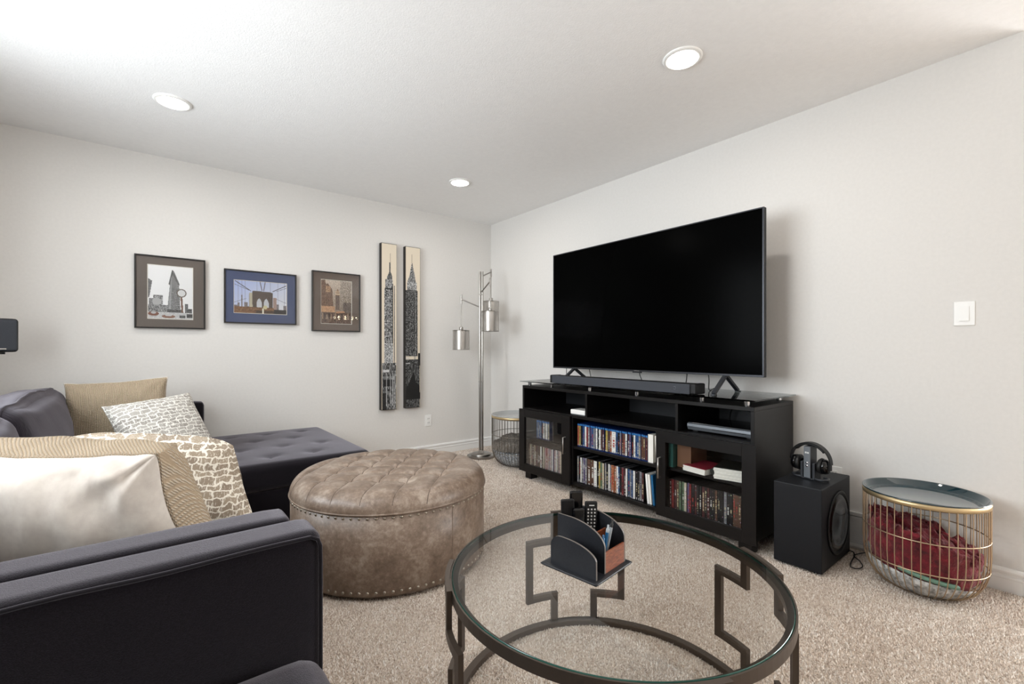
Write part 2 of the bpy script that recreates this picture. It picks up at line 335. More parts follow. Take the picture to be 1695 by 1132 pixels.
BP = [(0, 0), (.012, 0), (.012, .058), (.0155, .061), (.0155, .067), (.011, .071), (.011, .081), (.017, .085), (.018, .093), (.014, .102), (.0, .104)]
def prof_board(name, runs, label):
    b = MB()
    for (axis, pos, sgn, a0, a1) in runs:
        poly = [(pos+sgn*p, z) for p, z in BP]; n = len(poly)
        P = (lambda a, z, t: (a, t, z)) if axis == 'y' else (lambda a, z, t: (t, a, z))
        vs = [P(a, z, a0) for a, z in poly]+[P(a, z, a1) for a, z in poly]
        b.add(vs, [(i, (i+1) % n, n+(i+1) % n, n+i) for i in range(n)]+[tuple(range(n-1, -1, -1)), tuple(range(n, 2*n))])
    struct(name, b, 'white_trim', label, 'baseboard')
prof_board('baseboard_back', [('x', YB, -1, XL, XR)], 'white moulded baseboard along the picture wall')
prof_board('baseboard_right', [('y', XR, -1, YC-.016, .60), ('y', XR, -1, .93, YB-.016), ('x', YC, -1, XR-.016, XF)], 'white moulded baseboard along the television wall')
prof_board('baseboard_left', [('y', XL, 1, YR, YB-.016)], 'white moulded baseboard behind the sofa')

# ---------------------------------------------------------------- recessed ceiling lights
def ceiling_light(x, y, label):
    t = thing('recessed_light', label, 'ceiling light', (x, y, ZC), group='recessed ceiling lights')
    b = MB(); b.lathe([(.089, 0), (.089, -.004), (.083, -.008), (.070, -.010), (.067, -.004), (.067, 0)], 48); part('trim_ring', b, 'white_plastic', t)
    b = MB(); b.lathe([(1e-4, -.006), (.05, -.006), (.0672, -.004)], 48); part('lens', b, 'lens', t)
ceiling_light(1.965, 1.185, 'glowing recessed light in the ceiling in front of the television')
ceiling_light(.095, 3.15, 'glowing recessed light in the ceiling above the chaise')
ceiling_light(1.99, 3.20, 'glowing recessed light in the ceiling nearest the floor lamp')
ceiling_light(.07, 1.185, 'glowing recessed light in the ceiling over the near sofa arm')

# crystal chandelier of the adjoining room (seen as sparkles in the picture glass)
t = thing('chandelier', 'lit crystal drum chandelier in the adjoining room, reflected in the sepia picture', 'chandelier', (3.36, -2.0, 1.60))
b = MB(); b.lathe([(1e-4, .838), (.06, .838), (.06, .815), (.02, .80), (1e-4, .80)], 24); part('ceiling_canopy', b, 'brushed_steel', t)
b = MB(); b.cyl((0, 0), .008, .22, .80, 10); part('rod', b, 'brushed_steel', t)
for z in (.235, .125): b = MB(); b.tube([(.33*math.cos(a*math.pi/24), .33*math.sin(a*math.pi/24), z) for a in range(48)], .008, 6, closed=True); part('ring', b, 'brushed_steel', t)
for a in range(3): b = MB(); b.rod((-.33*math.cos(a*1.047), -.33*math.sin(a*1.047), .235), (.33*math.cos(a*1.047), .33*math.sin(a*1.047), .235), .005, 6); part('spoke', b, 'brushed_steel', t)
b = MB(); b.lathe([(1e-4, 0), (.010, .02), (.010, .09), (1e-4, .11)], 6, smooth=False); me = b.mesh('crystal', 'crystal')
for a in range(32): link('crystal', me, t, (.33*math.cos(a*math.pi/16), .33*math.sin(a*math.pi/16), .01)); link('crystal', me, t, (.33*math.cos((a+.5)*math.pi/16), .33*math.sin((a+.5)*math.pi/16), .118))
b = MB(); b.lathe([(1e-4, 0), (.018, .012), (.022, .03), (.012, .055), (1e-4, .058)], 14); me = b.mesh('bulb', 'bulb_glow')
for a in range(10): link('bulb', me, t, (.24*math.cos(a*math.pi/5), .24*math.sin(a*math.pi/5), .125))

# ---------------------------------------------------------------- wall plates, vent
t = thing('light_switch', 'white rocker light switch on the wall right of the television', 'switch', (XR, .352, 1.23))
b = MB(); b.box(-.006, 0, -.036, .036, -.056, .056, .003); part('cover_plate', b, 'white_plastic', t)
b = MB(); b.prism([(-.006, -.034), (-.013, -.034), (-.008, .034), (-.006, .034)], -.0165, .0165, 'y'); part('rocker', b, 'white_plastic', t)
def outlet(name, label, loc, rz):
    t = thing(name, label, 'outlet', loc, (0, 0, rz))
    b = MB(); b.box(-.036, .036, -.006, 0, -.057, .057, .003); part('cover_plate', b, 'white_plastic', t)
    for z in (-.02, .02):
        b = MB(); b.box(-.016, .016, -.009, -.006, z-.014, z+.014, .003); s = part('socket', b, 'white_plastic', t)
        b = MB(); b.box(-.008, -.0055, -.0098, -.0088, z-.005, z+.005); b.box(.0055, .008, -.0098, -.0088, z-.005, z+.005); part('slot', b, 'cable_black', s)
outlet('wall_outlet', 'white wall outlet low on the picture wall below the tall canvases', (2.176, YB, .352), 0)
outlet('wall_outlet', 'white wall outlet low on the wall just behind the headphones', (XR, .862, .365), R(90) * -1)
t = thing('air_vent', 'white louvred air vent at floor level behind the subwoofer', 'vent', (XR, .765, 0))
b = MB(); b.box(-.014, 0, -.165, .165, .015, .035, .002); b.box(-.014, 0, -.165, .165, .178, .198, .002); b.box(-.014, 0, -.165, -.148, .035, .178); b.box(-.014, 0, .148, .165, .035, .178);
part('vent_frame', b, 'white_trim', t)
b = MB(); b.box(-.002, 0, -.15, .15, .03, .18); part('dark_backing', b, 'dark_grey_plastic', t)  # dark sheet standing in for the shade between the slats
b = MB(); b.prism([(-.013, 0), (-.011, .001), (-.003, .0085), (-.005, .0075)], -.148, .148, 'y'); me = b.mesh('slat', 'white_trim')
for i in range(12): link('slat', me, t, (0, 0, .038+i*.0115))

# ---------------------------------------------------------------- printed pictures (ink painted cell by cell)
class Ras:
    def __init__(self, w, h, c):
        self.w, self.h = w, h; self.a = np.zeros((h, w, 3)); self.a[:] = c
        self.X, self.Y = np.meshgrid((np.arange(w)+.5)/w, (np.arange(h)+.5)/h); self.rng = np.random.default_rng(5)
    def put(self, m, c, al=1.0):
        c = np.array(c, float); self.a[m] = self.a[m]*(1-al)+(c if c.ndim == 1 else c[m])*al
    def poly(self, pts, c, al=1.0, spk=0.0, dark=0.0, vs=1):
        m = np.zeros(self.X.shape, bool); n = len(pts)
        for i in range(n):
            (x1, y1), (x2, y2) = pts[i], pts[(i+1) % n]
            if y1 == y2: continue
            k = ((self.Y >= min(y1, y2)) & (self.Y < max(y1, y2)) & (self.X < x1+(self.Y-y1)*(x2-x1)/(y2-y1))); m ^= k
        self.put(m, c, al)
        if spk: self.speck(m, spk, dark, vs)
        return m
    def speck(self, m, amp, bias=0.0, vs=1):
        g = self.rng.random((self.h//vs+1, self.w)); g = np.repeat(g, vs, 0)[:self.h]
        self.a[m] = np.clip(self.a[m]+((g-.5+bias)*2*amp)[m][:, None], 0, 1)
    def rect(self, x0, y0, x1, y1, c, al=1.0, spk=0, dark=0, vs=1): return self.poly([(x0, y0), (x1, y0), (x1, y1), (x0, y1)], c, al, spk, dark, vs)
    def line(self, x0, y0, x1, y1, wd, c, al=1.0):
        dx, dy = x1-x0, y1-y0; asp = self.h/self.w; L = math.hypot(dx, dy*asp)
        tt = np.clip(((self.X-x0)*dx+(self.Y-y0)*asp*dy*asp)/(L*L), 0, 1)
        self.put(np.hypot(self.X-x0-tt*dx, (self.Y-y0-tt*dy)*asp) < wd/2, c, al)
    def disc(self, x, y, r, c, al=1.0, ry=1.0): m = np.hypot(self.X-x, (self.Y-y)*self.h/self.w/ry) < r; self.put(m, c, al); return m
def ink_mesh(name, ras, W, H, y, mat='print_ink'):
    w, h = ras.w, ras.h; xs = np.linspace(-W/2, W/2, w+1); zs = np.linspace(H/2, -H/2, h+1)
    XX, ZZ = np.meshgrid(xs, zs); vs = np.stack([XX.ravel(), np.full(XX.size, y), ZZ.ravel()], 1)
    i, j = np.meshgrid(np.arange(w), np.arange(h)); q = (j*(w+1)+i).ravel(); fs = np.stack([q, q+w+1, q+w+2, q+1], 1)
    me = bpy.data.meshes.new(name); me.from_pydata(vs.tolist(), [], fs.tolist()); me.materials.append(MATS[mat])
    at_ = me.color_attributes.new('ink', 'FLOAT_COLOR', 'CORNER')
    c = np.ones((w*h, 4, 4)); c[:, :, :3] = lin_np(np.clip(ras.a, 0, 1)).reshape(-1, 1, 3); at_.data.foreach_set('color', c.ravel().astype(np.float32)); return me
def g(v): return (v, v, v)
def print_wedge():
    r = Ras(96, 138, g(.98)); r.poly([(0, .25), (.09, .3), (.03, .6), (0, .62)], g(.45), spk=.18)
    r.rect(.02, .62, .17, .9, g(.5), spk=.3); r.rect(.11, .56, .32, .9, g(.55), spk=.25, vs=2); r.disc(.19, .68, .1, g(.72)); r.rect(.0, .74, .5, .9, g(.5), spk=.35)
    r.poly([(.53, .06), (.45, .34), (.48, .36), (.42, .84), (.72, .84), (.69, .36), (.70, .33), (.58, .1)], g(.55), spk=.16)
    r.poly([(.53, .06), (.45, .34), (.5, .36), (.53, .2), (.56, .1)], g(.36), spk=.1); r.poly([(.56, .1), (.7, .33), (.68, .36), (.55, .17)], g(.4), spk=.1)
    for k in range(18):
        for c in range(7):
            xx = .5+c*.03; yy = .2+k*.034
            if xx < .55+.012*k and yy < .83: r.rect(xx, yy, xx+.013, yy+.016, g(.25))
    r.poly([(.5, .2), (.53, .2), (.5, .82), (.46, .82)], g(.75), .6)
    r.rect(.42, .82, .74, .88, g(.3), spk=.2); r.rect(.82, .7, .9, .9, g(.4), spk=.3); r.rect(.86, .8, .99, .98, g(.3), spk=.3)
    r.line(.74, .57, .77, .93, .045, (.48, .36, .3)); r.disc(.745, .5, .115, (.42, .37, .33)); r.disc(.745, .5, .09, g(.9))
    r.rect(0, .88, 1, 1, g(.8), spk=.12); r.disc(.12, .91, .12, (.5, .33, .27), ry=.5); r.disc(.12, .89, .06, g(.75), ry=.5); r.disc(.45, .955, .15, (.55, .4, .33), ry=.32); r.disc(.45, .93, .08, g(.8), ry=.4)
    r.rect(.7, .93, .83, .98, g(.35), spk=.2); r.rect(.86, .9, 1, .97, g(.25), spk=.2); return r
def print_bridge():
    r = Ras(132, 92, (.8, .83, .93)); t = r.X*.5+r.Y*.5; r.a = np.stack([.72+.25*t, .78+.19*t, .95+.02*t], 2)
    for xx in (.07, .14, .2, .28, .35, .42, .62, .68, .75, .83, .9, .96): r.line(xx, 0, xx, .8, .004, (.55, .56, .66), .8)
    r.line(.02, .02, .3, .3, .016, (.33, .31, .36)); r.line(0, .12, .3, .3, .009, (.4, .4, .46)); r.line(1, .06, .73, .28, .016, (.33, .31, .36)); r.line(1, .14, .8, .27, .009, (.4, .4, .46))
    r.line(.48, 0, .52, .28, .016, (.4, .38, .42)); r.line(.58, 0, .55, .28, .016, (.4, .38, .42)); r.line(0, .68, .22, .55, .008, (.5, .5, .56)); r.line(1, .64, .77, .5, .008, (.5, .5, .56))
    for (a, c, y) in ((.0, .06, .76), (.06, .1, .68), (.13, .15, .45), (.18, .25, .66), (.25, .28, .78), (.27, .33, .38), (.74, .8, .5), (.8, .85, .68), (.94, 1, .72)): r.rect(a, y, c, .9, (.52, .49, .5), spk=.15)
    r.rect(.28, .36, .34, .8, (.8, .77, .68)); r.rect(.735, .48, .8, .86, (.68, .58, .54), spk=.06)
    m = r.poly([(.33, .31), (.37, .29), (.68, .31), (.73, .33), (.725, .9), (.34, .9)], (.36, .31, .28), spk=.07)
    for cxx in (.465, .6):
        r.poly([(cxx-.05, .86), (cxx-.05, .66), (cxx-.03, .57), (cxx, .52), (cxx+.03, .57), (cxx+.05, .66), (cxx+.05, .86)], (.83, .84, .86))
    r.rect(0, .8, .75, 1, (.5, .35, .22), spk=.22); r.rect(.4, .9, .8, 1, (.3, .22, .15), spk=.15); r.rect(.75, .86, 1, 1, (.17, .15, .15), spk=.08); r.rect(.52, .84, .55, 1, (.95, .93, .85)); r.disc(.58, .8, .04, (.85, .82, .65)); return r
def print_sepia():
    r = Ras(90, 128, (.66, .55, .46)); r.a = np.stack([.86-.35*r.Y, .8-.38*r.Y, .74-.42*r.Y], 2); r.speck(r.X < 2, .16, 0)
    r.poly([(0, .02), (.12, .0), (.16, .1), (.22, .08), (.36, .22), (.4, .7), (0, .75)], (.45, .32, .22), spk=.16, vs=2); r.rect(.14, .14, .3, .28, (.65, .5, .36), spk=.2, vs=3)
    r.rect(.47, .34, .6, .68, (.42, .33, .27), spk=.12, vs=2); r.poly([(.46, .34), (.5, .24), (.53, .18), (.57, .24), (.61, .34)], (.6, .46, .34)); r.rect(.46, .3, .61, .33, (.86, .78, .66)); r.rect(.45, .25, .6, .27, (.84, .74, .6))
    m = (r.X > .62) & (r.Y < .72); r.put(m, (.6, .55, .5), .5); r.speck(m, .28, -.08); r.rect(.72, .5, 1, .76, (.36, .29, .24), spk=.26)
    r.rect(0, .6, .45, .76, (.78, .6, .44), spk=.16); r.rect(0, .74, 1, 1, (.38, .28, .22), spk=.2, vs=4)
    for k in range(14): r.rect(.03+k*.07, .76+.02*(k % 3), .055+k*.07, .9, (.22, .16, .13) if k % 2 else (.7, .6, .5))
    r.poly([(.48, .72), (.75, .7), (.78, .74), (.48, .76)], (.75, .55, .4)); return r
def print_tower(kind):
    r = Ras(34, 360, (.88, .83, .75)); cr = r.a[0, 0].copy()
    def grit(x0, y0, x1, y1, base, amp, vs=2): return r.rect(x0, y0, x1, y1, g(base), spk=amp, vs=vs)
    if kind == 0:
        r.line(.56, .055, .56, .13, .03, (.55, .48, .4)); r.rect(.51, .11, .6, .175, g(.25), spk=.2); r.poly([(.5, .17), (.62, .17), (.72, .2), (.72, .225), (.32, .225), (.36, .2)], g(.3), spk=.25)
        grit(.24, .215, .74, .27, .5, .3); r.rect(.2, .268, .76, .275, g(.12)); grit(.17, .275, .76, .66, .42, .38); r.rect(.72, .24, .76, .7, g(.12)); r.rect(.82, .25, .87, .75, g(.35), spk=.2); grit(.22, .46, .72, .58, .45, .4); grit(.17, .6, .76, .72, .6, .28)
        grit(.02, .72, .98, 1, .3, .42, 4); r.rect(.1, .76, .5, .775, g(.8)); r.rect(.08, .82, .7, .86, g(.08)); r.rect(.02, .9, .3, 1, g(.1), spk=.1)
        for k in (.3, .55, .72, .85): r.rect(k, .78, k+.06, .98, g(.75), .7)
    else:
        r.line(.44, .045, .44, .1, .03, (.55, .48, .4)); r.poly([(.44, .09), (.53, .14), (.6, .16), (.66, .2), (.76, .24), (.76, .26), (.08, .26), (.1, .22), (.25, .18), (.35, .13)], g(.42), spk=.35)
        grit(.1, .22, .76, .27, .55, .3); r.rect(.1, .266, .76, .278, g(.15)); grit(.0, .27, .82, .68, .26, .3); r.rect(.58, .28, .63, .7, g(.12)); r.rect(.66, .28, .7, .7, g(.55), .6, spk=.2)
        grit(.0, .7, .98, 1, .22, .3, 3); r.rect(.0, .688, .26, .694, g(.75)); r.rect(.0, .722, .3, .728, g(.75)); r.rect(.82, .3, 1, .67, cr); r.rect(.86, .66, 1, .74, g(.1))
        r.poly([(.56, .77), (.66, .84), (.95, .86), (1, .93), (0, .95), (0, .89), (.3, .83)], g(.05)); r.rect(0, .92, 1, .95, g(.05))
    return r
def picture(label, x0, x1, z0, z1, ix0, ix1, iz0, iz1, matc, ras):
    cx, cz = (x0+x1)/2, (z0+z1)/2; t = thing('framed_picture', label, 'picture', (cx, YB-.001, cz), group='framed city photographs'); hw, hh = (x1-x0)/2, (z1-z0)/2; f = .0095
    b = MB()
    for (p, q, s, u) in ((-hw, hw, hh-f, hh), (-hw, hw, -hh, -hh+f), (-hw, -hw+f, -hh+f, hh-f), (hw-f, hw, -hh+f, hh-f)): b.box(p, q, -.030, -.002, s, u, .0015, seg=1)
    part('frame', b, 'frame_black', t)
    a, c, d, e = ix0-cx, ix1-cx, iz0-cz, iz1-cz; b = MB()
    def ring(b, o, i, y, mat):
        b.add([(o[0], y, o[2]), (o[1], y, o[2]), (o[1], y, o[3]), (o[0], y, o[3]), (i[0], y, i[2]), (i[1], y, i[2]), (i[1], y, i[3]), (i[0], y, i[3])], [(0, 1, 5, 4), (1, 2, 6, 5), (2, 3, 7, 6), (3, 0, 4, 7)], mat)
    o, i1 = (-hw+f, hw-f, -hh+f, hh-f), (a, c, d, e); i2 = (a+.004, c-.004, d+.004, e-.004); ring(b, o, i1, -.020, 0)
    b.add([(i1[0], -.020, i1[2]), (i1[1], -.020, i1[2]), (i1[1], -.020, i1[3]), (i1[0], -.020, i1[3]), (i2[0], -.017, i2[2]), (i2[1], -.017, i2[2]), (i2[1], -.017, i2[3]), (i2[0], -.017, i2[3])], [(0, 1, 5, 4), (1, 2, 6, 5), (2, 3, 7, 6), (3, 0, 4, 7)], 1)
    part('mat_board', b, [matc, 'bevel_white'], t)
    link('print', ink_mesh('print', ras, c-a-.008, e-d-.008, -.0165), t, ((a+c)/2, 0, (d+e)/2))
    b = MB(); b.box(o[0], o[1], -.0255, -.0235, o[2], o[3]); part('glass', b, 'picture_glass', t)
    b = MB(); b.box(-hw+.004, hw-.004, -.010, 0, -hh+.004, hh-.004); part('backing', b, 'canvas_edge', t)
picture('framed black-and-white photo of a wedge-shaped building and street clock', -.091, .317, 1.213, 1.726, -.021, .243, 1.279, 1.663, 'mat_taupe', print_wedge())
picture('framed photo of a stone bridge tower with a blue mat', .435, .946, 1.266, 1.681, .498, .875, 1.345, 1.604, 'mat_blue', print_bridge())
picture('framed sepia city street picture with a brown mat', 1.068, 1.481, 1.220, 1.736, 1.141, 1.407, 1.285, 1.67, 'mat_brown', print_sepia())
for k, (x0, x1, lab) in enumerate(((1.668, 1.822, 'tall narrow canvas of a stepped skyscraper, the left of the pair'), (1.908, 2.066, 'tall narrow canvas of a skyscraper with a pointed arched crown, nearer the lamp'))):
    W, H = x1-x0, 1.556; t = thing('canvas_print', lab, 'canvas', ((x0+x1)/2, YB-.001, 1.276), group='tall skyscraper canvases')
    b = MB(); b.box(-W/2, W/2, -.048, 0, -H/2, H/2, .003); part('stretcher_box', b, 'canvas_edge', t)
    link('print', ink_mesh('print', print_tower(k), W-.008, H-.010, -.0486), t)

# ---------------------------------------------------------------- floor lamp
FW = Vector((math.sin(THETA), math.cos(THETA), 0)); RT = Vector((math.cos(THETA), -math.sin(THETA), 0))
LP = Vector((2.555, 3.715, 0))
t = thing('floor_lamp', 'brushed steel floor lamp with three hanging mesh shades in the corner', 'lamp', LP)
b = MB(); b.lathe([(1e-4, 0), (.135, 0), (.142, .006), (.142, .020), (.135, .026), (1e-4, .026)], 8, smooth=False); b.lathe([(.098, .026), (.098, .036), (.09, .042), (.05, .044), (.03, .05), (.02, .07), (1e-4, .07)], 32); part('base', b, 'brushed_steel', t)
for s, zt in ((-1, 1.832), (1, 1.832)):
    b = MB(); p = RT*(s*.0125); b.cyl((p.x, p.y), .0105, .045, zt, 14, bev=.002); part('pole', b, 'brushed_steel', t)
for zj in (.74, 1.60): b = MB(); b.box(-.024, .024, -.014, .014, zj, zj+.01, M=Matrix.Rotation(-THETA, 4, 'Z')); part('pole_joint', b, 'brushed_steel', t)
for dvec, zp, ze, zst, zsh in ((-RT*.197, 1.480, 1.560, 1.605, 1.250), (RT*.09+FW*.165, 1.785, 1.855, 1.885, 1.553), (RT*.098-FW*.165, 1.632, 1.712, 1.745, 1.425)):
    e = Vector(dvec); b = MB(); p0 = e.normalized()*.012; b.tube([(p0.x, p0.y, zp), (e.x, e.y, ze)], .0062, 8); b.cyl((e.x, e.y), .0085, ze-.05, zst, 12, bev=.001); b.cyl((e.x, e.y), .004, zsh+.03, ze-.05, 8); part('arm', b, 'brushed_steel', t)
    sh = MB(); sh.lathe([(.083, -.188), (.083, 0)], 40, c=(e.x, e.y, zsh)); o = part('lamp_shade', sh, 'shade_mesh', t)
    for zz in (-.188, 0):
        b = MB(); b.tube([(e.x+.083*math.cos(a*math.pi/18), e.y+.083*math.sin(a*math.pi/18), zsh+zz) for a in range(36)], .0028, 6, closed=True); part('shade_rim', b, 'brushed_steel', o)
    for a in range(3): b = MB(); b.rod((e.x, e.y, zsh), (e.x+.083*math.cos(a*2.094+.4), e.y+.083*math.sin(a*2.094+.4), zsh), .003, 6); part('shade_spoke', b, 'brushed_steel', o)
    b = MB(); b.lathe([(1e-4, -.175), (.044, -.175), (.046, -.17), (.046, -.014), (.04, -.008), (1e-4, -.008)], 24, c=(e.x, e.y, zsh)); part('diffuser', b, 'frosted_white', o)
    b = MB(); b.lathe([(1e-4, .036), (.018, .036), (.021, .03), (.021, .004), (.012, -.01), (1e-4, -.01)], 20, c=(e.x, e.y, zsh)); part('socket_cap', b, 'satin_nickel', o)

# ---------------------------------------------------------------- wire basket tables
def wire_basket(label, loc, rt, zt, tray_mat, wire, band, n):
    t = thing('wire_basket', label, 'basket', loc, group='wire basket tables')
    prof = [(.52*rt, .005), (.68*rt, .016), (.82*rt, .042), (.93*rt, .085), (.985*rt, .13), (rt, .19), (rt, zt-.012)]
    b = MB(); b.tube([(r, 0, z) for r, z in prof], .0021, 5); me = b.mesh('wire', wire)
    for i in range(n): link('wire', me, t, None, (0, 0, 2*math.pi*i/n))
    for r, z in ((.52*rt, .005), (.985*rt, .135), (rt, zt*.62)):
        b = MB(); b.tube([(r*math.cos(a*math.pi/36), r*math.sin(a*math.pi/36), z) for a in range(72)], .0026, 6, closed=True); part('hoop', b, wire, t)
    b = MB()
    for i in range(6):
        a = i*math.pi/6; b.rod((-.52*rt*math.cos(a), -.52*rt*math.sin(a), .005), (.52*rt*math.cos(a), .52*rt*math.sin(a), .005), .002, 5)
    part('base_grid', b, wire, t)
    b = MB(); b.lathe([(rt-.002, zt-.022), (rt+.003, zt-.022), (rt+.003, zt-.001), (rt-.002, zt-.001), (rt-.002, zt-.022)], 72); part('rim_band', b, band, t)
    b = MB(); b.lathe([(1e-4, zt-.026), (rt-.024, zt-.026), (rt-.012, zt-.022), (rt-.004, zt+.002), (rt, zt+.005), (rt+.004, zt+.004), (rt+.004, zt), (rt-.002, zt-.004), (rt-.010, zt-.027), (rt-.022, zt-.031), (1e-4, zt-.031)], 72); part('tray', b, tray_mat, t)
    return t
GB = (2.675, 3.275, 0); TB = (2.714, .457, 0)
wire_basket('wire basket table with a grey tray top between lamp and media console', GB, .25, .462, 'grey_enamel', 'dark_nickel_wire', 'brass_band', 52)
wire_basket('brass wire basket table with a glossy teal tray top', TB, .213, .425, 'teal_enamel', 'brass_wire', 'brass_band', 46)
def inner_r(z, rt): 
    P = [(.0, .50), (.016, .65), (.042, .79), (.085, .90), (.13, .955), (.19, .97), (1, .97)]
    for (z0, a), (z1, c) in zip(P, P[1:]):
        if z <= z1: return rt*(a+(c-a)*(z-z0)/(z1-z0))
    return rt*.975
def heap(rt, zb, ztop, amp, fr, seed, nr=34, na=110, fill=.985, lum=1.0, rough=.004):
    """cloth stuffed into a basket: sides follow the wires, the top folds"""
    vs = []; fs = []; side = 12
    def top(x, y):
        p = Vector((x*fr+seed, y*fr, seed*.7)); f1 = mnoise.noise(p+Vector((mnoise.noise(p*.7), mnoise.noise(p*.7+Vector((5, 0, 0))), 0))*1.2)
        return ztop(x, y)+amp*((1-abs(f1)*2.2)*lum)+amp*.25*mnoise.noise(p*3.1)
    for j in range(side+nr+1):
        for i in range(na):
            a = 2*math.pi*i/na; ca, sa = math.cos(a), math.sin(a)
            if j <= side:
                zt_ = max(top(ca*rt*.93, sa*rt*.93), zb+.01); z = zb+(zt_-zb)*j/side; r = inner_r(z, rt)*fill-rough*(1.1+mnoise.noise(Vector((ca*3.2, sa*3.2, z*24+seed)))+.5*mnoise.noise(Vector((ca*8, sa*8, z*50+seed))))
                if j == side: r *= .985
            else:
                k = 1-(j-side)/nr; r = inner_r(.2, rt)*fill*.965*k+1e-4; z = top(ca*r, sa*r)
            vs.append((ca*r, sa*r, z))
    for j in range(side+nr):
        for i in range(na): fs.append((j*na+i, j*na+(i+1) % na, (j+1)*na+(i+1) % na, (j+1)*na+i))
    b = MB(); b.add(vs, fs, 0, True); b.add(vs[:na], [tuple(range(na-1, -1, -1))], 0); return b
o = link('red_blanket', heap(.213, .012, lambda x, y: .235+.14*(-.25*x+y)*1.6-.25*max(0, -y-.05)-.08*max(0, x), .045, 16, 3.3, nr=50, na=150, fill=.985, rough=.016).mesh('red_blanket', 'red_velour'), None, TB); tag(o, 'dark red plush blanket stuffed in the teal-topped wire basket', 'blanket')
# rolled fold on the near side of the blanket
b = MB(); pts = [(-.045+.06*math.cos(a*.42)*(1-.055*a), .0+.0*a, .0+.045*math.sin(a*.42)*(1-.055*a)) for a in range(16)]
vs = []; fs = []
for i, p in enumerate(pts):
    for k, yy in enumerate((-.05, -.03, .03, .06)): vs.append((p[0]+.01*nz((i*.3, yy*9, 1)), yy, p[2]+.008*nz((i*.4, yy*9, 4))))
for i in range(len(pts)-1):
    for k in range(3): fs.append((i*4+k, i*4+k+1, i*4+k+5, i*4+k+4))
b.add(vs, fs, 0, True); r_ = part('rolled_fold', b, 'red_velour', o, (-.10, .06, .215), (0, .1, R(100)))
md = r_.modifiers.new('thick', 'SOLIDIFY'); md.thickness = .014; md = r_.modifiers.new('sub', 'SUBSURF'); md.levels = 2; md.render_levels = 2
# lining at the bottom, in front of the blanket
b = MB(); pr = [(.36, .006), (.51, .009), (.66, .018), (.80, .044), (.905, .085), (.955, .125)]
vs = []; fs = []; na = 70; K = len(pr)
for i in range(na+1):
    a = R(95)+R(165)*i/na; e = i/na; hgt = (1-.55*e**1.5) if e > .08 else .5+.5*e/.08
    for k, (r, z) in enumerate(pr):
        zz = z*hgt if k > 1 else z; q = inner_r(zz, .213)-.001-.004*abs(nz((i*.35, k*1.3, 2))) if k > 0 else r*.213; vs.append((q*math.cos(a), q*math.sin(a), zz+.003*nz((i*.5, k, 7))+.002))
for i in range(na):
    for k in range(K-1): fs.append((i*K+k, (i+1)*K+k, (i+1)*K+k+1, i*K+k+1))
b.add(vs, fs, 0, True); o = link('printed_bag', b.mesh('printed_bag', 'printed_bag'), None, TB); tag(o, 'crumpled white and grey printed bag at the bottom of the teal-topped basket', 'bag')
md = o.modifiers.new('thick', 'SOLIDIFY'); md.thickness = .003; md.offset = -1
b = MB(); vs = []; fs = []
for i in range(15):
    a = R(165)+R(60)*i/14; r = .196
    for rr, zz in ((r, .118-.0024*i), (r-.012, .120-.0024*i), (r-.012, .134-.0024*i), (r, .131-.0024*i)): vs.append((rr*math.cos(a), rr*math.sin(a), zz))
for i in range(14):
    for k in range(4): fs.append((i*4+k, (i+1)*4+k, (i+1)*4+(k+1) % 4, i*4+(k+1) % 4))
fs += [(0, 1, 2, 3), (59, 58, 57, 56)]
b.add(vs, fs, 0, True); tag(link('magazine', b.mesh('magazine', 'green_cover'), None, TB), 'pale green magazine curled above the printed bag in the basket', 'magazine')
o = link('knitted_throw', heap(.25, .004, lambda x, y: .135+.0*x, .014, 12, 8.1, nr=20, fill=1.01).mesh('knitted_throw', 'grey_weave'), None, GB); tag(o, 'light grey knitted throw at the bottom of the grey-topped basket', 'blanket')
o = link('fur_throw', heap(.25, .16, lambda x, y: .225+.35*(x*.45-y*.2), .03, 9, 1.7, nr=22, fill=.99).mesh('fur_throw', 'fur_base'), None, GB); tag(o, 'taupe faux fur throw folded in the upper half of the grey-topped basket', 'blanket')
me = o.data; rs = random.Random(3); b = MB(); vs = []; fs = []
for p in me.polygons:
    c = p.center; nrm = p.normal
    for _ in range(4 if p.area > 4e-5 else 2):
        a = me.vertices[rs.choice(p.vertices)].co.lerp(c, rs.random()); d = (nrm*.6+Vector((rs.gauss(0, .5), rs.gauss(0, .5), rs.gauss(-.5, .3)))).normalized()
        L = rs.uniform(.015, .032); s = d.orthogonal().normalized()*.0011; k = len(vs); vs += [a-s, a+s, a+d*L+Vector((0, 0, -.006))]; fs.append((k, k+1, k+2))
b.add(vs, fs, 0, False); o2 = part('fur_pile', b, 'fur_tip', o); o2['kind'] = 'stuff'

# ---------------------------------------------------------------- media console
SX, SB, Y0, Y1 = 2.42, 2.915, 1.056, 2.914
t = thing('media_console', 'long espresso media console with two glass doors under the television', 'cabinet', (SX, (Y0+Y1)/2, 0))
YM = (Y0+Y1)/2; D = SB-SX
def bxs(name, parent, boxes, mat='espresso_wood', bev=.0015):
    b = MB()
    for (x0, x1, y0, y1, z0, z1) in boxes: b.box(x0-SX, x1-SX, y0-YM, y1-YM, z0, z1, bev, seg=1)
    return part(name, b, mat, parent)
bxs('top_board', t, [(SX, SB, Y0, Y1, .745, .767)])
bxs('side_panel', t, [(SX, SB, Y0, Y0+.02, .07, .745)]); bxs('side_panel', t, [(SX, SB, Y1-.02, Y1, .07, .745)])
bxs('bottom_board', t, [(SX+.004, SB-.006, Y0+.02, Y1-.02, .07, .094)])
bxs('back_panel', t, [(SB-.006, SB, Y0+.02, Y1-.02, .07, .745)], 'stand_back_panel')
bxs('middle_board', t, [(SX, SB-.006, Y0+.02, Y1-.02, .562, .584)])
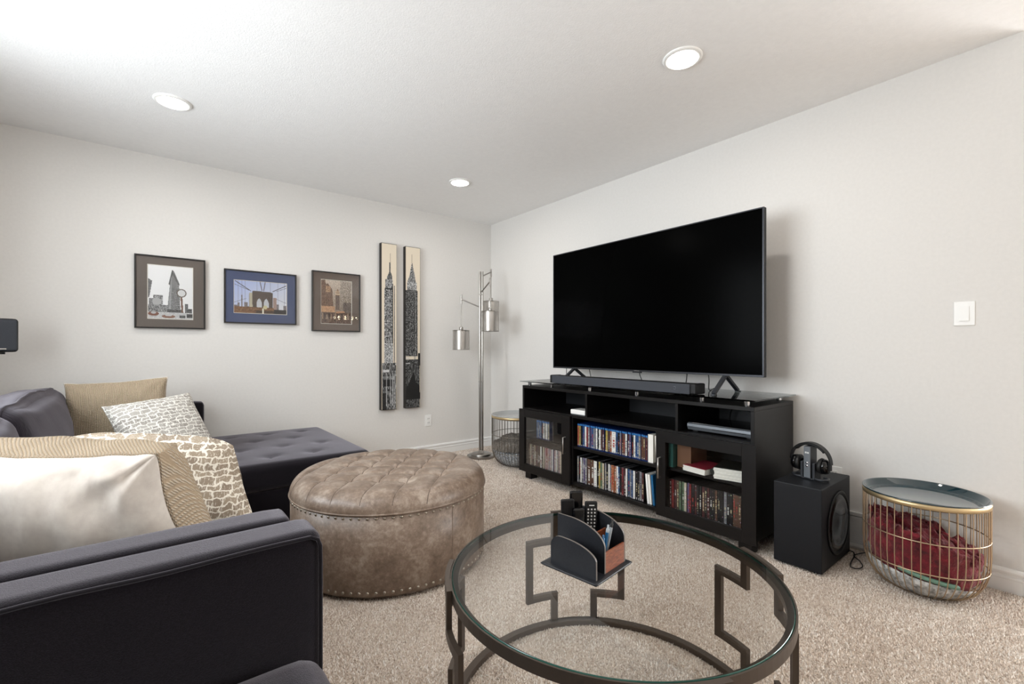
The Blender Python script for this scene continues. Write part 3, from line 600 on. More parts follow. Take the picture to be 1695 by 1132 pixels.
for y in (2.212, 1.500): bxs('upper_divider', t, [(SX+.004, SB-.006, y-.009, y+.009, .584, .745)])
for y in (2.352, 1.609): bxs('lower_divider', t, [(SX+.004, SB-.006, y-.010, y+.010, .094, .562)])
bxs('shelf', t, [(SX+.008, SB-.006, 1.619, 2.342, .337, .357)])
bxs('shelf', t, [(SX+.03, SB-.006, 2.362, Y1-.02, .322, .340)]); bxs('shelf', t, [(SX+.03, SB-.006, Y0+.02, 1.599, .337, .355)])
for (y, x) in ((Y0+.02, SX+.015), (Y1-.09, SX+.015), (Y0+.02, SB-.085), (Y1-.09, SB-.085), (1.95, SX+.2)): bxs('foot', t, [(x, x+.07, y, y+.07, 0, .07)])
def door(y0, y1, wy0, wy1, hy):
    z0, z1, w0, w1 = .064, .573, .128, .510
    o = bxs('door', t, [(SX-.020, SX-.001, y0, wy0, z0, z1), (SX-.020, SX-.001, wy1, y1, z0, z1), (SX-.020, SX-.001, wy0, wy1, z0, w0), (SX-.020, SX-.001, wy0, wy1, w1, z1)], bev=.001)
    bxs('glass_pane', o, [(SX-.012, SX-.008, wy0-.004, wy1+.004, w0-.004, w1+.004)], 'pane_glass', 0)
    b = MB(); X = -.020
    b.tube([(X, hy-YM, .295), (X-.026, hy-YM, .295), (X-.026, hy-YM, .415), (X, hy-YM, .415)], .0052, 8); part('handle', b, 'satin_nickel', o)
door(2.350, 2.935, 2.436, 2.868, 2.393); door(1.040, 1.624, 1.112, 1.560, 1.592)
b = MB(); b.box(2.40-SX, 2.925-SX, 1.045-YM, 2.925-YM, .796, .804, .001, seg=1); part('glass_top', b, 'stand_glass', t)
b = MB(); b.cyl((0, 0), .014, .767, .796, 18, bev=.002); me = b.mesh('standoff', 'chrome')
for x in (2.455, 2.86):
    for y in (1.11, 1.36, 1.80, 2.20, 2.60, 2.86): link('standoff', me, t, (x-SX, y-YM, 0))

# ---------------------------------------------------------------- television, soundbar, gear
TX = 2.65
t = thing('television', 'large flat screen television standing on the media console', 'television', (TX, 1.945, .804))
b = MB(); b.box(.0035, .030, -.84, .84, .105, 1.048, .002); b.box(.030, .058, -.62, .62, .14, .72, .012); part('housing', b, 'black_plastic', t)
b = MB()
for (y0, y1, z0, z1) in ((-.84, .84, 1.041, 1.048), (-.84, .84, .105, .117), (-.84, -.831, .117, 1.041), (.831, .84, .117, 1.041)): b.box(-.003, .012, y0, y1, z0, z1, .0008, seg=1)
part('bezel', b, 'tv_bezel', t)
b = MB(); b.box(.0005, .0034, -.831, .831, .117, 1.041); part('screen', b, 'tv_screen', t)
b = MB(); b.box(-.004, .010, -.035, .035, .097, .1045, .001, seg=1); tab = part('logo_tab', b, 'tv_bezel', t)
def text_mesh(body, size, mat, parent, loc, rot, ext=.0004, name='lettering'):
    cu = bpy.data.curves.new('t', 'FONT'); cu.body = body; cu.size = size; cu.align_x = 'CENTER'; cu.align_y = 'CENTER'; cu.extrude = ext
    tmp = bpy.data.objects.new('t', cu); COL.objects.link(tmp); dg = bpy.context.evaluated_depsgraph_get(); me = bpy.data.meshes.new_from_object(tmp.evaluated_get(dg)); bpy.data.objects.remove(tmp, do_unlink=True)
    me.materials.clear(); me.materials.append(MATS[mat]); return link(name, me, parent, loc, rot)
text_mesh('SAMSUNG', .0095, 'satin_nickel', t, (-.0035, 0, .111), (R(90), 0, R(-90)))
for y in (-.615, .615):
    b = MB()
    def strut(p, q, wd=.012, th=.012):
        p, q = Vector(p), Vector(q); d = (q-p).normalized(); s = Vector((0, 1, 0)); u = d.cross(s).normalized()
        vs = [e+s*a*wd+u*c*th for e in (p, q) for a, c in ((-1, -1), (1, -1), (1, 1), (-1, 1))]
        b.add(vs, [(0, 1, 2, 3), (7, 6, 5, 4), (0, 4, 5, 1), (1, 5, 6, 2), (2, 6, 7, 3), (3, 7, 4, 0)])
    strut((.020, y, .108), (-.15, y-.015, .007), .011, .008); strut((.020, y, .108), (.19, y+.01, .007), .011, .008)
    b.box(-.162, -.135, y-.028, y-.003, 0, .006); b.box(.178, .205, y-.003, y+.022, 0, .006); part('leg', b, 'dark_grey_plastic', t)
t = thing('soundbar', 'long grey soundbar lying on the console in front of the television', 'speaker', (2.412, 1.975, .804))
b = MB(); b.box(.012, .10, -.575, .575, .004, .062, .004); part('body', b, 'black_plastic', t)
b = MB(); b.box(0, .0125, -.565, .577, .003, .0605, .003); part('grille', b, 'speaker_cloth', t)
b = MB(); b.box(-.002, .108, -.602, -.566, .003, .064, .008, seg=3); part('end_cap', b, 'black_plastic', t)
b = MB(); b.box(-.0, .108, .578, .60, .003, .064, .008, seg=3); part('end_cap', b, 'black_plastic', t)
b = MB(); b.tube([(-.0008, -.47+.009*math.cos(a), .034+.009*math.sin(a)) for a in [R(q) for q in range(40, 330, 15)]], .001, 5); part('emblem', b, 'silver_front', t)
b = MB(); b.box(.02, .09, -.5, -.46, 0, .004); b.box(.02, .09, .46, .5, 0, .004); part('foot', b, 'cable_black', t)
def cable(label, pts, r=.003, name='cable', mat='cable_black'):
    cu = []; P = [Vector(p) for p in pts]
    for i in range(len(P)-1):
        p0, p1, p2, p3 = P[max(i-1, 0)], P[i], P[i+1], P[min(i+2, len(P)-1)]
        for k in range(8):
            s = k/8; cu.append(.5*((2*p1)+(p2-p0)*s+(2*p0-5*p1+4*p2-p3)*s*s+(3*p1-p0-3*p2+p3)*s**3))
    cu.append(P[-1]); b = MB(); b.tube(cu, r, 6); o = link(name, b.mesh(name, mat)); return tag(o, label, 'cable')
cable('thin black cable hanging below the left end of the television', [(2.715, 2.68, .98), (2.72, 2.70, .88), (2.76, 2.72, .815), (2.84, 2.72, .812), (2.93, 2.74, .80)])
cable('thin black cable hanging below the television beside its left leg', [(2.715, 2.45, .98), (2.72, 2.44, .88), (2.74, 2.42, .812), (2.85, 2.40, .812)])
cable('thin black cable hanging below the middle of the television', [(2.715, 1.98, .98), (2.72, 1.97, .88), (2.75, 1.94, .812), (2.86, 1.93, .812)])
cable('thin black cable hanging behind the right half of the soundbar', [(2.715, 1.60, .98), (2.72, 1.61, .88), (2.76, 1.64, .812), (2.86, 1.66, .812)])
cable('thin black cable hanging close to the right leg of the television', [(2.715, 1.47, .98), (2.72, 1.46, .88), (2.74, 1.47, .812), (2.86, 1.50, .812)])
t = thing('white_device', 'small white electronic box in the upper left compartment of the console', 'device', (2.49, 2.305, .584))
b = MB(); b.box(-.055, .055, -.072, .072, .004, .038, .006, seg=3); part('shell', b, 'white_plastic', t); b = MB(); b.box(-.05, .05, -.066, .066, 0, .006, .002); part('base_foot', b, 'silver_front', t)
t = thing('video_player', 'black and silver video player in the upper right compartment of the console', 'player', (2.62, 1.275, .584))
b = MB(); b.box(-.125, .14, -.19, .19, .008, .052, .003); part('case', b, 'black_gloss', t); b = MB(); b.prism([(-.131, .010), (-.126, .010), (-.126, .050), (-.139, .044), (-.140, .030)], -.19, .19, 'y'); part('front_panel', b, 'silver_front', t)
b = MB(); b.box(-.1395, -.136, -.15, .04, .026, .034); part('disc_tray', b, 'black_gloss', t)
b = MB(); [b.box(x, x+.03, y, y+.03, 0, .008) for x in (-.11, .09) for y in (-.17, .14)]; part('foot', b, 'cable_black', t)
cable('black cable looping in the upper right compartment of the console', [(2.86, 1.40, .60), (2.84, 1.38, .68), (2.80, 1.32, .72), (2.82, 1.25, .69), (2.86, 1.20, .64), (2.88, 1.16, .60)], .004)
cable('black cable crossing the other in the upper right compartment', [(2.86, 1.18, .60), (2.84, 1.22, .67), (2.81, 1.28, .70), (2.82, 1.34, .73), (2.87, 1.42, .72)], .004)

# ---------------------------------------------------------------- disc cases and books
CNAME = {'white': (.84, .84, .82), 'black': (.09, .09, .10), 'blue': (.16, .29, .46), 'red': (.45, .15, .16), 'orange': (.62, .38, .26), 'yellow': (.62, .55, .28), 'green': (.32, .40, .31), 'grey': (.46, .46, .48), 'cream': (.70, .66, .58), 'maroon': (.28, .14, .15), 'pink': (.64, .52, .53), 'purple': (.33, .29, .42), 'brown': (.34, .24, .19)}
ORD = 'first second third fourth fifth sixth seventh eighth ninth tenth eleventh twelfth thirteenth fourteenth fifteenth sixteenth seventeenth eighteenth nineteenth twentieth'.split()
def ordinal(n):
    if n <= 20: return ORD[n-1]
    tens = {2: 'twenty', 3: 'thirty', 4: 'forty', 5: 'fifty'}[n//10]
    return tens+'-'+ORD[n % 10-1] if n % 10 else tens[:-1]+'ieth'
def case_mesh(wd, hh, dp, col, edge, rs, top=None):
    """spine faces -x; width along y; coloured bands stand for the printed title"""
    vs = []; fs = []; cs = []
    def quad(p, c): k = len(vs); vs.extend(p); fs.append((k, k+1, k+2, k+3)); cs.append(c)
    h = wd/2; e = .0008
    for p in ([(0, h, 0), (dp, h, 0), (dp, h, hh), (0, h, hh)], [(0, -h, 0), (0, -h, hh), (dp, -h, hh), (dp, -h, 0)], [(0, -h, hh), (0, h, hh), (dp, h, hh), (dp, -h, hh)], [(0, -h, 0), (dp, -h, 0), (dp, h, 0), (0, h, 0)], [(dp, -h, 0), (dp, -h, hh), (dp, h, hh), (dp, h, 0)]): quad(p, edge)
    quad([(0, -h, 0), (0, h, 0), (0, h, hh), (0, -h, hh)], edge)
    z = .004 if top is None else .008; z1 = hh-(.003 if top is None else .016); n = 40; txt = rs.choice([(.78, .78, .76), (.7, .66, .52), (.08, .08, .08), (.6, .22, .2), (.8, .8, .78)])
    a0, a1 = sorted((rs.uniform(.08, .5), rs.uniform(.5, .92)))
    for j in range(n):
        za = z+(z1-z)*j/n; zb = z+(z1-z)*(j+1)/n; f = (j+.5)/n
        on = rs.random() < .62; fz = rs.uniform(-.04, .04)
        for y0, y1, k in ((-h+.0008, -h*.38, 0), (-h*.38, h*.38, 1), (h*.38, h-.0008, 2)):
            c = tuple(min(1, max(0, q+fz)) for q in col)
            if k == 1 and a0 < f < a1 and on: c = txt
            elif k == 1 and f < .07 and on: c = (.7, .7, .7)
            elif rs.random() < .05: g0 = rs.uniform(.1, .65); c = tuple(min(1, max(0, g0+rs.uniform(-.1, .1))) for _ in range(3))
            quad([(-e, y0, za), (-e, y1, za), (-e, y1, zb), (-e, y0, zb)], c)
    if top is not None: quad([(-e, -h+.001, hh-.014), (-e, h-.001, hh-.014), (-e, h-.001, hh-.004), (-e, -h+.001, hh-.004)], top)
    me = bpy.data.meshes.new('disc_case'); me.from_pydata(vs, [], fs); me.materials.append(MATS['case_ink'])
    a = me.color_attributes.new('ink', 'FLOAT_COLOR', 'CORNER'); c = np.ones((len(fs), 4, 4)); c[:, :, :3] = lin_np(np.array(cs)).reshape(-1, 1, 3); a.data.foreach_set('color', c.ravel().astype(np.float32)); return me
def row(x, ystart, yend, z, seq, hh, dp, where, group, seed, edge, top=None, wd=(.0125, .0165), rnd=.0, cycle=None):
    rs = random.Random(seed); y = ystart; n = 0
    while True:
        cn = seq[n] if n < len(seq) else rs.choice(cycle or list(CNAME)); ww = rs.uniform(*wd)
        if cn.endswith('+'): cn = cn[:-1]; ww *= 1.9
        if y-ww < yend: break
        H = hh+rs.uniform(-rnd, 0); n += 1
        ed = edge if not isinstance(edge, list) else rs.choice(edge)
        o = link('disc_case', case_mesh(ww-.0006, H, dp, CNAME[cn], ed, rs, top), None, (x+rs.uniform(0, .008), y-ww/2, z))
        tag(o, '%s-spined disc case, %s from the left on the %s' % (cn, ordinal(n), where), 'disc case', group); y -= ww
    return y
BLU = (.05, .16, .36); DK = (.05, .05, .055)
row(2.445, 2.315, 1.715, .357, ['orange', 'yellow', 'black', 'blue', 'white', 'red', 'grey', 'purple', 'blue', 'grey', 'white', 'black', 'white', 'brown', 'maroon', 'black', 'yellow', 'brown', 'orange', 'white+', 'blue', 'black', 'grey', 'maroon', 'brown', 'white', 'maroon', 'purple', 'black', 'white', 'blue', 'blue', 'grey'], .168, .135, 'upper open shelf of the console', 'disc cases on the upper open shelf', 11, BLU, (.2, .45, .68), (.0135, .0185), .002, ['blue', 'black', 'white', 'grey', 'maroon', 'brown'])
row(2.448, 2.322, 1.735, .094, ['grey', 'black', 'white', 'grey', 'purple', 'grey', 'brown+', 'brown+', 'white+', 'black', 'yellow', 'green', 'cream', 'grey', 'black', 'white', 'grey', 'orange+', 'orange', 'white', 'blue', 'black', 'red', 'maroon', 'white', 'blue', 'grey', 'blue', 'white', 'black', 'black', 'grey'], .190, .135, 'lower open shelf of the console', 'disc cases on the lower open shelf', 12, [DK, DK, (.35, .35, .36), (.15, .15, .16)], None, (.0135, .018), .004)
row(2.462, 2.885, 2.43, .094, ['brown', 'cream', 'black', 'brown', 'cream', 'brown', 'maroon', 'black', 'brown', 'white', 'black', 'cream', 'pink', 'red', 'pink', 'grey', 'pink', 'white', 'purple', 'pink', 'white', 'grey', 'pink', 'cream'], .190, .135, 'lower shelf behind the left glass door', 'disc cases low behind the left door', 13, [DK, (.3, .27, .25), DK], None, (.0145, .018), .003, ['pink', 'grey', 'cream', 'purple', 'white', 'brown'])
row(2.465, 2.79, 2.625, .340, ['blue', 'grey', 'blue', 'blue', 'black', 'white', 'cream', 'white'], .150, .13, 'upper shelf behind the left glass door', 'disc cases high behind the left door', 14, BLU, (.25, .5, .75), (.0145, .02), .002, ['white', 'cream', 'maroon'])
row(2.462, 1.575, 1.125, .094, ['maroon', 'red', 'maroon', 'brown', 'green', 'green', 'cream', 'purple', 'red', 'black', 'maroon', 'black', 'black', 'maroon', 'black', 'maroon', 'black', 'black', 'brown', 'black', 'black', 'grey', 'black', 'black', 'brown', 'brown', 'brown', 'black'], .190, .135, 'lower shelf behind the right glass door', 'disc cases low behind the right door', 15, [DK, (.16, .15, .14), DK], None, (.0145, .0175), .002, ['black', 'brown', 'grey'])
def book(label, loc, size, cols, rz=0, ry=0, pages=True, cat='book', name='book'):
    t = thing(name, label, cat, loc, (ry, 0, rz)); w_, d_, h_ = size
    b = MB(); b.box(0, d_, -w_/2, -w_/2+.002, 0, h_); b.box(0, d_, w_/2-.002, w_/2, 0, h_); b.box(0, .002, -w_/2+.002, w_/2-.002, 0, h_); part('cover', b, cols, t)
    b = MB(); b.box(.0022, d_-.004, -w_/2+.0022, w_/2-.0022, .003, h_-.003); part('page_block', b, 'paper', t); return t
book('cream-spined thick book upright at the right end of the upper open shelf', (2.445, 1.692, .357), (.036, .14, .175), 'paper')
book('pale book leaning at the far right of the upper open shelf', (2.45, 1.648, .357), (.012, .14, .172), 'bevel_white', 0, R(-4))
for k, (y, c, lab) in enumerate(((1.712, 'white_plastic', 'white slim case leaning right on the lower open shelf'), (1.694, 'paper', 'cream slim case leaning beside the white one on the lower open shelf'), (1.672, 'pen_blue', 'blue slim case leaning last on the lower open shelf'))): book(lab, (2.45, y, .094), (.014, .135, .185), c, 0, R(-5))
book('green binder upright on the upper shelf behind the right glass door', (2.462, 1.562, .355), (.030, .2, .15), 'green_binder')
b = MB(); b.box(0, .18, -.045, .045, 0, .145, .001, seg=1); o = link('cardboard_box', b.mesh('cardboard_box', 'brown_box'), None, (2.50, 1.497, .355)); tag(o, 'brown printed box beside the green binder behind the right door', 'box')
t = thing('paper_stack', 'stack of white papers under a red cover behind the right glass door', 'papers', (2.50, 1.40, .355), (0, 0, R(-8)))
b = MB(); [b.box(-.055+rs_*.001, .14, -.075, .07+.002*(rs_ % 3), rs_*.005, rs_*.005+.0046) for rs_ in range(6)]; part('page_block', b, 'paper', t); b = MB(); b.box(-.052, .14, -.076, .071, .0305, .0335); part('cover', b, 'red_cover', t)
t = thing('paper_stack', 'thick stack of white booklets under a dark cover behind the right glass door', 'papers', (2.50, 1.205, .355), (0, 0, R(14)))
b = MB(); [b.box(-.055+.004*math.sin(k*2.1), .14, -.085+.003*math.sin(k*1.3), .085+.003*math.sin(k), k*.006, k*.006+.0055, .0008, seg=1) for k in range(10)]; part('page_block', b, 'paper', t); b = MB(); b.box(-.05, .14, -.085, .085, .0605, .0635); part('cover', b, 'dark_cover', t)
b = MB(); b.cyl((0, 0), .022, 0, .15, 18, bev=.001); o = link('rolled_magazine', b.mesh('rolled_magazine', 'dark_cover'), None, (2.475, 1.298, .378), (0, R(90), R(12))); tag(o, 'dark rolled magazine between the two paper stacks behind the right door', 'magazine')
rs = random.Random(4)
o = link('disc_case', case_mesh(.030, .155, .14, (.2, .16, .2), DK, rs), None, (2.47, 2.60, .340), (0, 0, R(-32))); tag(o, 'dark colourful boxed set turned sideways high behind the left door', 'disc case')
book('grey slim book upright at the right edge high behind the left door', (2.465, 2.452, .340), (.016, .15, .16), 'grey_edge')

# ---------------------------------------------------------------- subwoofer and headphones
t = thing('subwoofer', 'black box subwoofer on the carpet beside the media console', 'speaker', (2.65, .872, 0))
b = MB(); b.box(-.20, .205, -.105, .105, .012, .408, .004); part('cabinet', b, 'sub_vinyl', t)
b = MB(); [b.cyl((x, y), .018, 0, .013, 14) for x in (-.16, .165) for y in (-.07, .07)]; part('foot', b, 'cable_black', t)
MR = at(.025, -.105, .205) @ Matrix.Rotation(R(90), 4, 'X')
b = MB(); b.lathe([(.152, .0), (.156, .004), (.150, .008), (.140, .006), (.137, .0)], 56, M=MR); part('driver_ring', b, 'black_plastic', t)
b = MB(); b.lathe([(.137, .002), (.120, .010), (.105, .004), (.09, .0035), (.04, .010), (1e-4, .012)], 56, M=MR); part('driver_cone', b, 'black_gloss', t)
t = thing('headphone_stand', 'grey upright charging dock carrying the headphones on the subwoofer', 'stand', (2.635, .875, .408), (0, 0, R(-8)))
b = MB(); b.box(-.030, .030, -.016, .016, .0, .166, .002); part('post', b, 'dark_grey_plastic', t)
b = MB(); b.box(-.0345, -.0305, -.0155, .0155, .008, .164, .001, seg=1); fp = part('front_plate', b, 'silver_front', t)
for z in (.083, .068):
    b = MB(); b.lathe([(1e-4, .0025), (.005, .0025), (.0062, 0)], 16, M=at(-.0345, 0, z) @ Matrix.Rotation(R(-90), 4, 'Y')); part('button', b, 'chrome', fp)
b = MB(); b.box(-.0355, -.0345, -.009, -.001, .130, .138); b.box(-.0355, -.0345, .001, .009, .130, .138); part('emblem', b, 'button_white', fp)
for s in (-1, 1):
    b = MB(); b.box(-.03, .03, min(s*.022, s*.034), max(s*.022, s*.034), .0, .085, .002); part('side_prong', b, 'dark_grey_plastic', t)
    b = MB(); b.tube([(-.02, s*.03, .006), (-.03, s*.06, .007), (-.01, s*.082, .010), (.02, s*.075, .010), (.03, s*.05, .007)], .006, 8); part('foot', b, 'dark_grey_plastic', t)
b = MB(); b.box(-.03, .03, -.034, .034, 0, .007, .002); part('base_plate', b, 'dark_grey_plastic', t)
t = thing('headphones', 'black over-ear headphones hanging on the charging dock', 'headphones', (2.638, .875, .408), (0, 0, R(-8)))
pts = []; vs = []; fs = []
for i in range(33):
    a = math.pi*i/32; pts.append((math.cos(a)*.092, .085+math.sin(a)*.0935 if True else 0))
for i, (yy, zz) in enumerate(pts):
    a = math.pi*i/32; ny, nz_ = math.cos(a), math.sin(a); wd = .012+.006*math.sin(a)
    for (k, q) in ((-wd, 0), (wd, 0), (wd, .005), (-wd, .005)): vs.append((k, yy+ny*q, zz+nz_*q))
for i in range(32):
    for k in range(4): fs.append((i*4+k, (i+1)*4+k, (i+1)*4+(k+1) % 4, i*4+(k+1) % 4))
fs += [(0, 1, 2, 3), (131, 130, 129, 128)]
b = MB(); b.add(vs, fs, 0, False); part('headband', b, 'black_plastic', t)
b = MB(); vs = []; fs = []
for i in range(7, 26):
    a = math.pi*i/32
    for (k, q) in ((-.015, -.009), (.015, -.009), (.015, 0), (-.015, 0)): vs.append((k, math.cos(a)*(.092+q), .085+math.sin(a)*(.0935+q)))
for i in range(18):
    for k in range(4): fs.append((i*4+k, (i+1)*4+k, (i+1)*4+(k+1) % 4, i*4+(k+1) % 4))
fs += [(0, 1, 2, 3), (75, 74, 73, 72)]; b.add(vs, fs, 0, True); part('headband_pad', b, 'cable_black', t)
for s in (-1, 1):
    MM = at(0, s*.040, .072) @ Matrix.Rotation(R(-90*s), 4, 'X')
    b = MB(); b.lathe([(.022, 0), (.034, .002), (.040, .010), (.038, .020), (.034, .022)], 32, M=MM); part('ear_cushion', b, 'cable_black', t)
    b = MB(); b.lathe([(1e-4, .046), (.022, .045), (.033, .040), (.037, .030), (.037, .021), (1e-4, .021)], 32, M=MM); cup = part('ear_cup', b, 'black_gloss', t)
    b = MB(); b.box(-.012, .012, s*.084 if s > 0 else -.094, .094 if s > 0 else -.084, .055, .105, .003); part('yoke', b, 'black_plastic', cup)
cable('thin black cable coiled on the carpet beside the subwoofer', [(2.87, .83, .08), (2.885, .80, .01), (2.86, .755, .012), (2.80, .735, .012), (2.72, .725, .012), (2.66, .712, .012), (2.655, .685, .012), (2.70, .675, .012), (2.76, .70, .012), (2.80, .735, .016), (2.88, .72, .012), (2.92, .70, .012)], .0026)

# ---------------------------------------------------------------- round tufted ottoman
OC, OR = (.990, 2.263), .485
t = thing('ottoman', 'large round taupe leather ottoman with button tufting and nailhead trim', 'ottoman', (OC[0], OC[1], 0))
b = MB(); b.lathe([(1e-4, .022), (OR-.012, .022), (OR-.004, .026), (OR-.004, .365), (OR-.02, .37)], 96); b.lathe([(1e-4, .0), (OR-.03, .0), (OR-.03, .022), (1e-4, .022)], 48); part('body', b, 'taupe_leather', t)
AV, BV = Vector((.74, -.67)), Vector((.67, .74)); buts = []; segs = []
for k in range(-3, 4):
    av = .02+k*.133
    if abs(av) < .40: lim = math.sqrt(.50**2-av*av); segs.append((AV*av-BV*lim, AV*av+BV*lim, 1))
    for j in range(-3, 4):
        p = AV*av+BV*(j*.128)
        if p.length < .375: buts.append(p)
for p in buts:
    for q in buts:
        d_ = q-p
        if abs(d_.length-.133) < .004 and d_.dot(AV) > .12: segs.append((p, q, 0))
nr, na = 52, 440; rr = np.concatenate([np.linspace(0.001, .40, 90), .40+.085*np.sin(np.linspace(0, math.pi/2, 19))[1:]]); nr = len(rr)
A, RR = np.meshgrid(np.arange(na)*2*math.pi/na, rr); PX, PY = RR*np.cos(A), RR*np.sin(A)
def ott_z(PX, PY):
    RR = np.hypot(PX, PY); edge = np.clip((RR-.40)/.085, 0, 1); Z = .375+.080*np.sqrt(np.clip(1-edge**2.0, 0, 1)); Z = np.where(RR < .40, .455, Z)+.004*np.cos(np.clip(RR/.4, 0, 1)*math.pi/2)
    dep = np.zeros_like(Z)
    for p, q, outer in segs:
        dx, dy = q.x-p.x, q.y-p.y; L2 = dx*dx+dy*dy; tt = np.clip(((PX-p.x)*dx+(PY-p.y)*dy)/L2, 0, 1); ds = np.hypot(PX-p.x-tt*dx, PY-p.y-tt*dy)
        dep = np.maximum(dep, .0075*np.exp(-(ds/.009)**1.2)+.003*np.exp(-(ds/.03)**2))
    for p in buts:
        ds = np.hypot(PX-p.x, PY-p.y); dep = np.maximum(dep, .023*np.exp(-(ds/.030)**1.3))
    return Z-dep*np.clip(1.2-edge*.9, .3, 1)
Z = ott_z(PX, PY)
vs = np.stack([PX.ravel(), PY.ravel(), Z.ravel()], 1).tolist(); fs = [(j*na+i, j*na+(i+1) % na, (j+1)*na+(i+1) % na, (j+1)*na+i) for j in range(nr-1) for i in range(na)]
b = MB(); b.add(vs, fs, 0, True); b.add(vs[:na], [tuple(range(na))], 0, True)
b.lathe([(OR, .376), (OR+.001, .372), (OR-.004, .362), (OR-.02, .362)], na); o = part('tufted_cushion', b, 'taupe_leather', t)
for p, q, outer in segs:
    if outer:
        d_ = (q-p); m_ = d_.length; k0 = .012/m_; ts = np.linspace(k0, 1-k0, 90); sx, sy = p.x+d_.x*ts, p.y+d_.y*ts; rr_ = np.hypot(sx, sy); ok = rr_ < OR-.002; sz = ott_z(sx[ok], sy[ok])
        b = MB(); b.tube([(x_, y_, z_+.0002) for x_, y_, z_ in zip(sx[ok], sy[ok], sz)], .0016, 5); part('stitched_seam', b, 'dark_leather', o)
b = MB(); b.lathe([(1e-4, .006), (.007, .0045), (.011, 0)], 14); me = b.mesh('button', 'taupe_leather')
for p in buts: link('button', me, o, (p.x, p.y, .4325))
b = MB(); b.tube([(OR*math.cos(a*math.pi/48), OR*math.sin(a*math.pi/48), .369) for a in range(96)], .0045, 6, closed=True); part('welt', b, 'taupe_leather', t)
b = MB(); b.lathe([(1e-4, .0042), (.0035, .0036), (.0062, .0012), (.0066, 0)], 10); me = b.mesh('nailhead', 'antique_nail')
for z, n in ((.353, 86), (.040, 86)):
    for i in range(n):
        a = 2*math.pi*i/n; o2 = link('nailhead', me, t, ((OR-.0042)*math.cos(a), (OR-.0042)*math.sin(a), z), (0, R(90), a))
for a in (40, 160, 280):
    b = MB(); b.box(OR-.0045, OR-.0025, -.0008, .0008, .03, .36); part('side_seam', b, 'taupe_leather', t, None, (0, 0, R(a)))

# ---------------------------------------------------------------- coffee table
TC, TR = (1.035, .850), .457
t = thing('coffee_table', 'round glass coffee table on a dark bronze fretwork frame', 'table', (TC[0], TC[1], 0))
b = MB(); b.lathe([(TR-.022, .409), (TR, .409), (TR, .437), (TR-.004, .437), (TR-.004, .428), (TR-.022, .428), (TR-.022, .409)], 120, smooth=False); part('rim', b, 'bronze_metal', t)
b = MB(); b.lathe([(1e-4, .4285), (TR-.0055, .4285)], 120); b.lathe([(1e-4, .4385), (TR-.007, .4385)], 120); b.lathe([(TR-.0055, .4285), (TR-.0055, .437), (TR-.007, .4385)], 120, mat=1); part('glass_top', b, ['table_glass', 'glass_edge'], t)
b = MB(); b.arcbar((0, 0), TR-.012, TR+.012, 0, 360, .002, .022); part('base_ring', b, 'bronze_metal', t)
IN, OUT, HW = 9.6, 22.5, 1.55
for cA in (57, 147, 237, 327):
    b = MB(); r0, r1 = TR+.0005, TR+.0145
    b.arcbar((0, 0), r0, r1, cA-IN-HW, cA+IN+HW, .411, .440)
    for s in (-1, 1):
        def ang(a): return cA+s*a
        def vb(a, z0, z1): b.arcbar((0, 0), r0, r1, min(ang(a-HW), ang(a+HW)), max(ang(a-HW), ang(a+HW)), z0, z1)
        def hb(a, c, z0, z1): b.arcbar((0, 0), r0, r1, min(ang(a), ang(c)), max(ang(a), ang(c)), z0, z1)
        vb(IN, .340, .411); hb(IN-HW, OUT+HW, .315, .340); vb(OUT, .130, .315); hb(IN-HW, OUT+HW, .105, .130); vb(IN, .022, .105)
    b.arcbar((0, 0), r0, r1, cA-IN-HW-1, cA+IN+HW+1, .0, .022); part('fret_leg', b, 'bronze_metal', t)

# organizer: built in its own axes, local -x faces the sofa, local -y the camera side
OGZ = .4386
t = thing('remote_organizer', 'black and cherry wood remote organizer standing on the glass table', 'organizer', (.992, .9035, OGZ), (0, 0, R(8)))
b = MB(); b.rbox((0, 0, .0065), (.094, .096, .0035), .0034, 6); b.box(-.088, .088, -.09, .09, 0, .004, .001, seg=1); part('base', b, 'black_leatherette', t)
def arch(hi, lo, y0, y1, n=16, flat=.25):
    pts = [(y0, 0), (y1, 0), (y1, hi)]
    ys = y1-(y1-y0)*flat
    for i in range(n+1):
        a = (math.pi/2)*i/n; pts.append((ys-(ys-y0)*math.sin(a), lo+(hi-lo)*math.cos(a)))
    return pts
def panel(name, x0, x1, poly, edgem='grey_edge'):
    b = MB(); n = len(poly); P = [(a, z+.010) for a, z in poly]
    vs = [(x0, a, z) for a, z in P]+[(x1, a, z) for a, z in P]
    b.add(vs, [tuple(range(n-1, -1, -1)), tuple(range(n, 2*n))], 0); b.add(vs, [(i, (i+1) % n, n+(i+1) % n, n+i) for i in range(n)], 1); return part(name, b, ['black_leatherette', edgem], t)
panel('letter_panel', -.078, -.072, [(-.084, 0), (.070, 0), (.070, .045)]+[(.035+.035*math.cos(a), .052+.033*math.sin(a)) for a in [R(q) for q in range(0, 91, 15)]]+[(.02-.104*math.sin(a), .047+.038*math.cos(a)) for a in [R(q) for q in range(8, 86, 11)]])
panel('side_panel', -.030, -.024, arch(.128, .070, -.080, .082)); panel('side_panel', .074, .080, arch(.128, .070, -.080, .082))
b = MB(); b.box(-.024, .074, -.080, -.075, .010, .066); part('wood_panel', b, 'cherry_wood', t)
b = MB(); b.box(-.024, .074, -.020, -.015, .010, .092); part('wood_panel', b, 'cherry_wood', t)
b = MB(); b.box(-.024, .074, .077, .082, .010, .115); part('rear_panel', b, 'black_leatherette', t)
OGM = Matrix.Translation((.992, .9035, OGZ)) @ Matrix.Rotation(R(8), 4, 'Z')
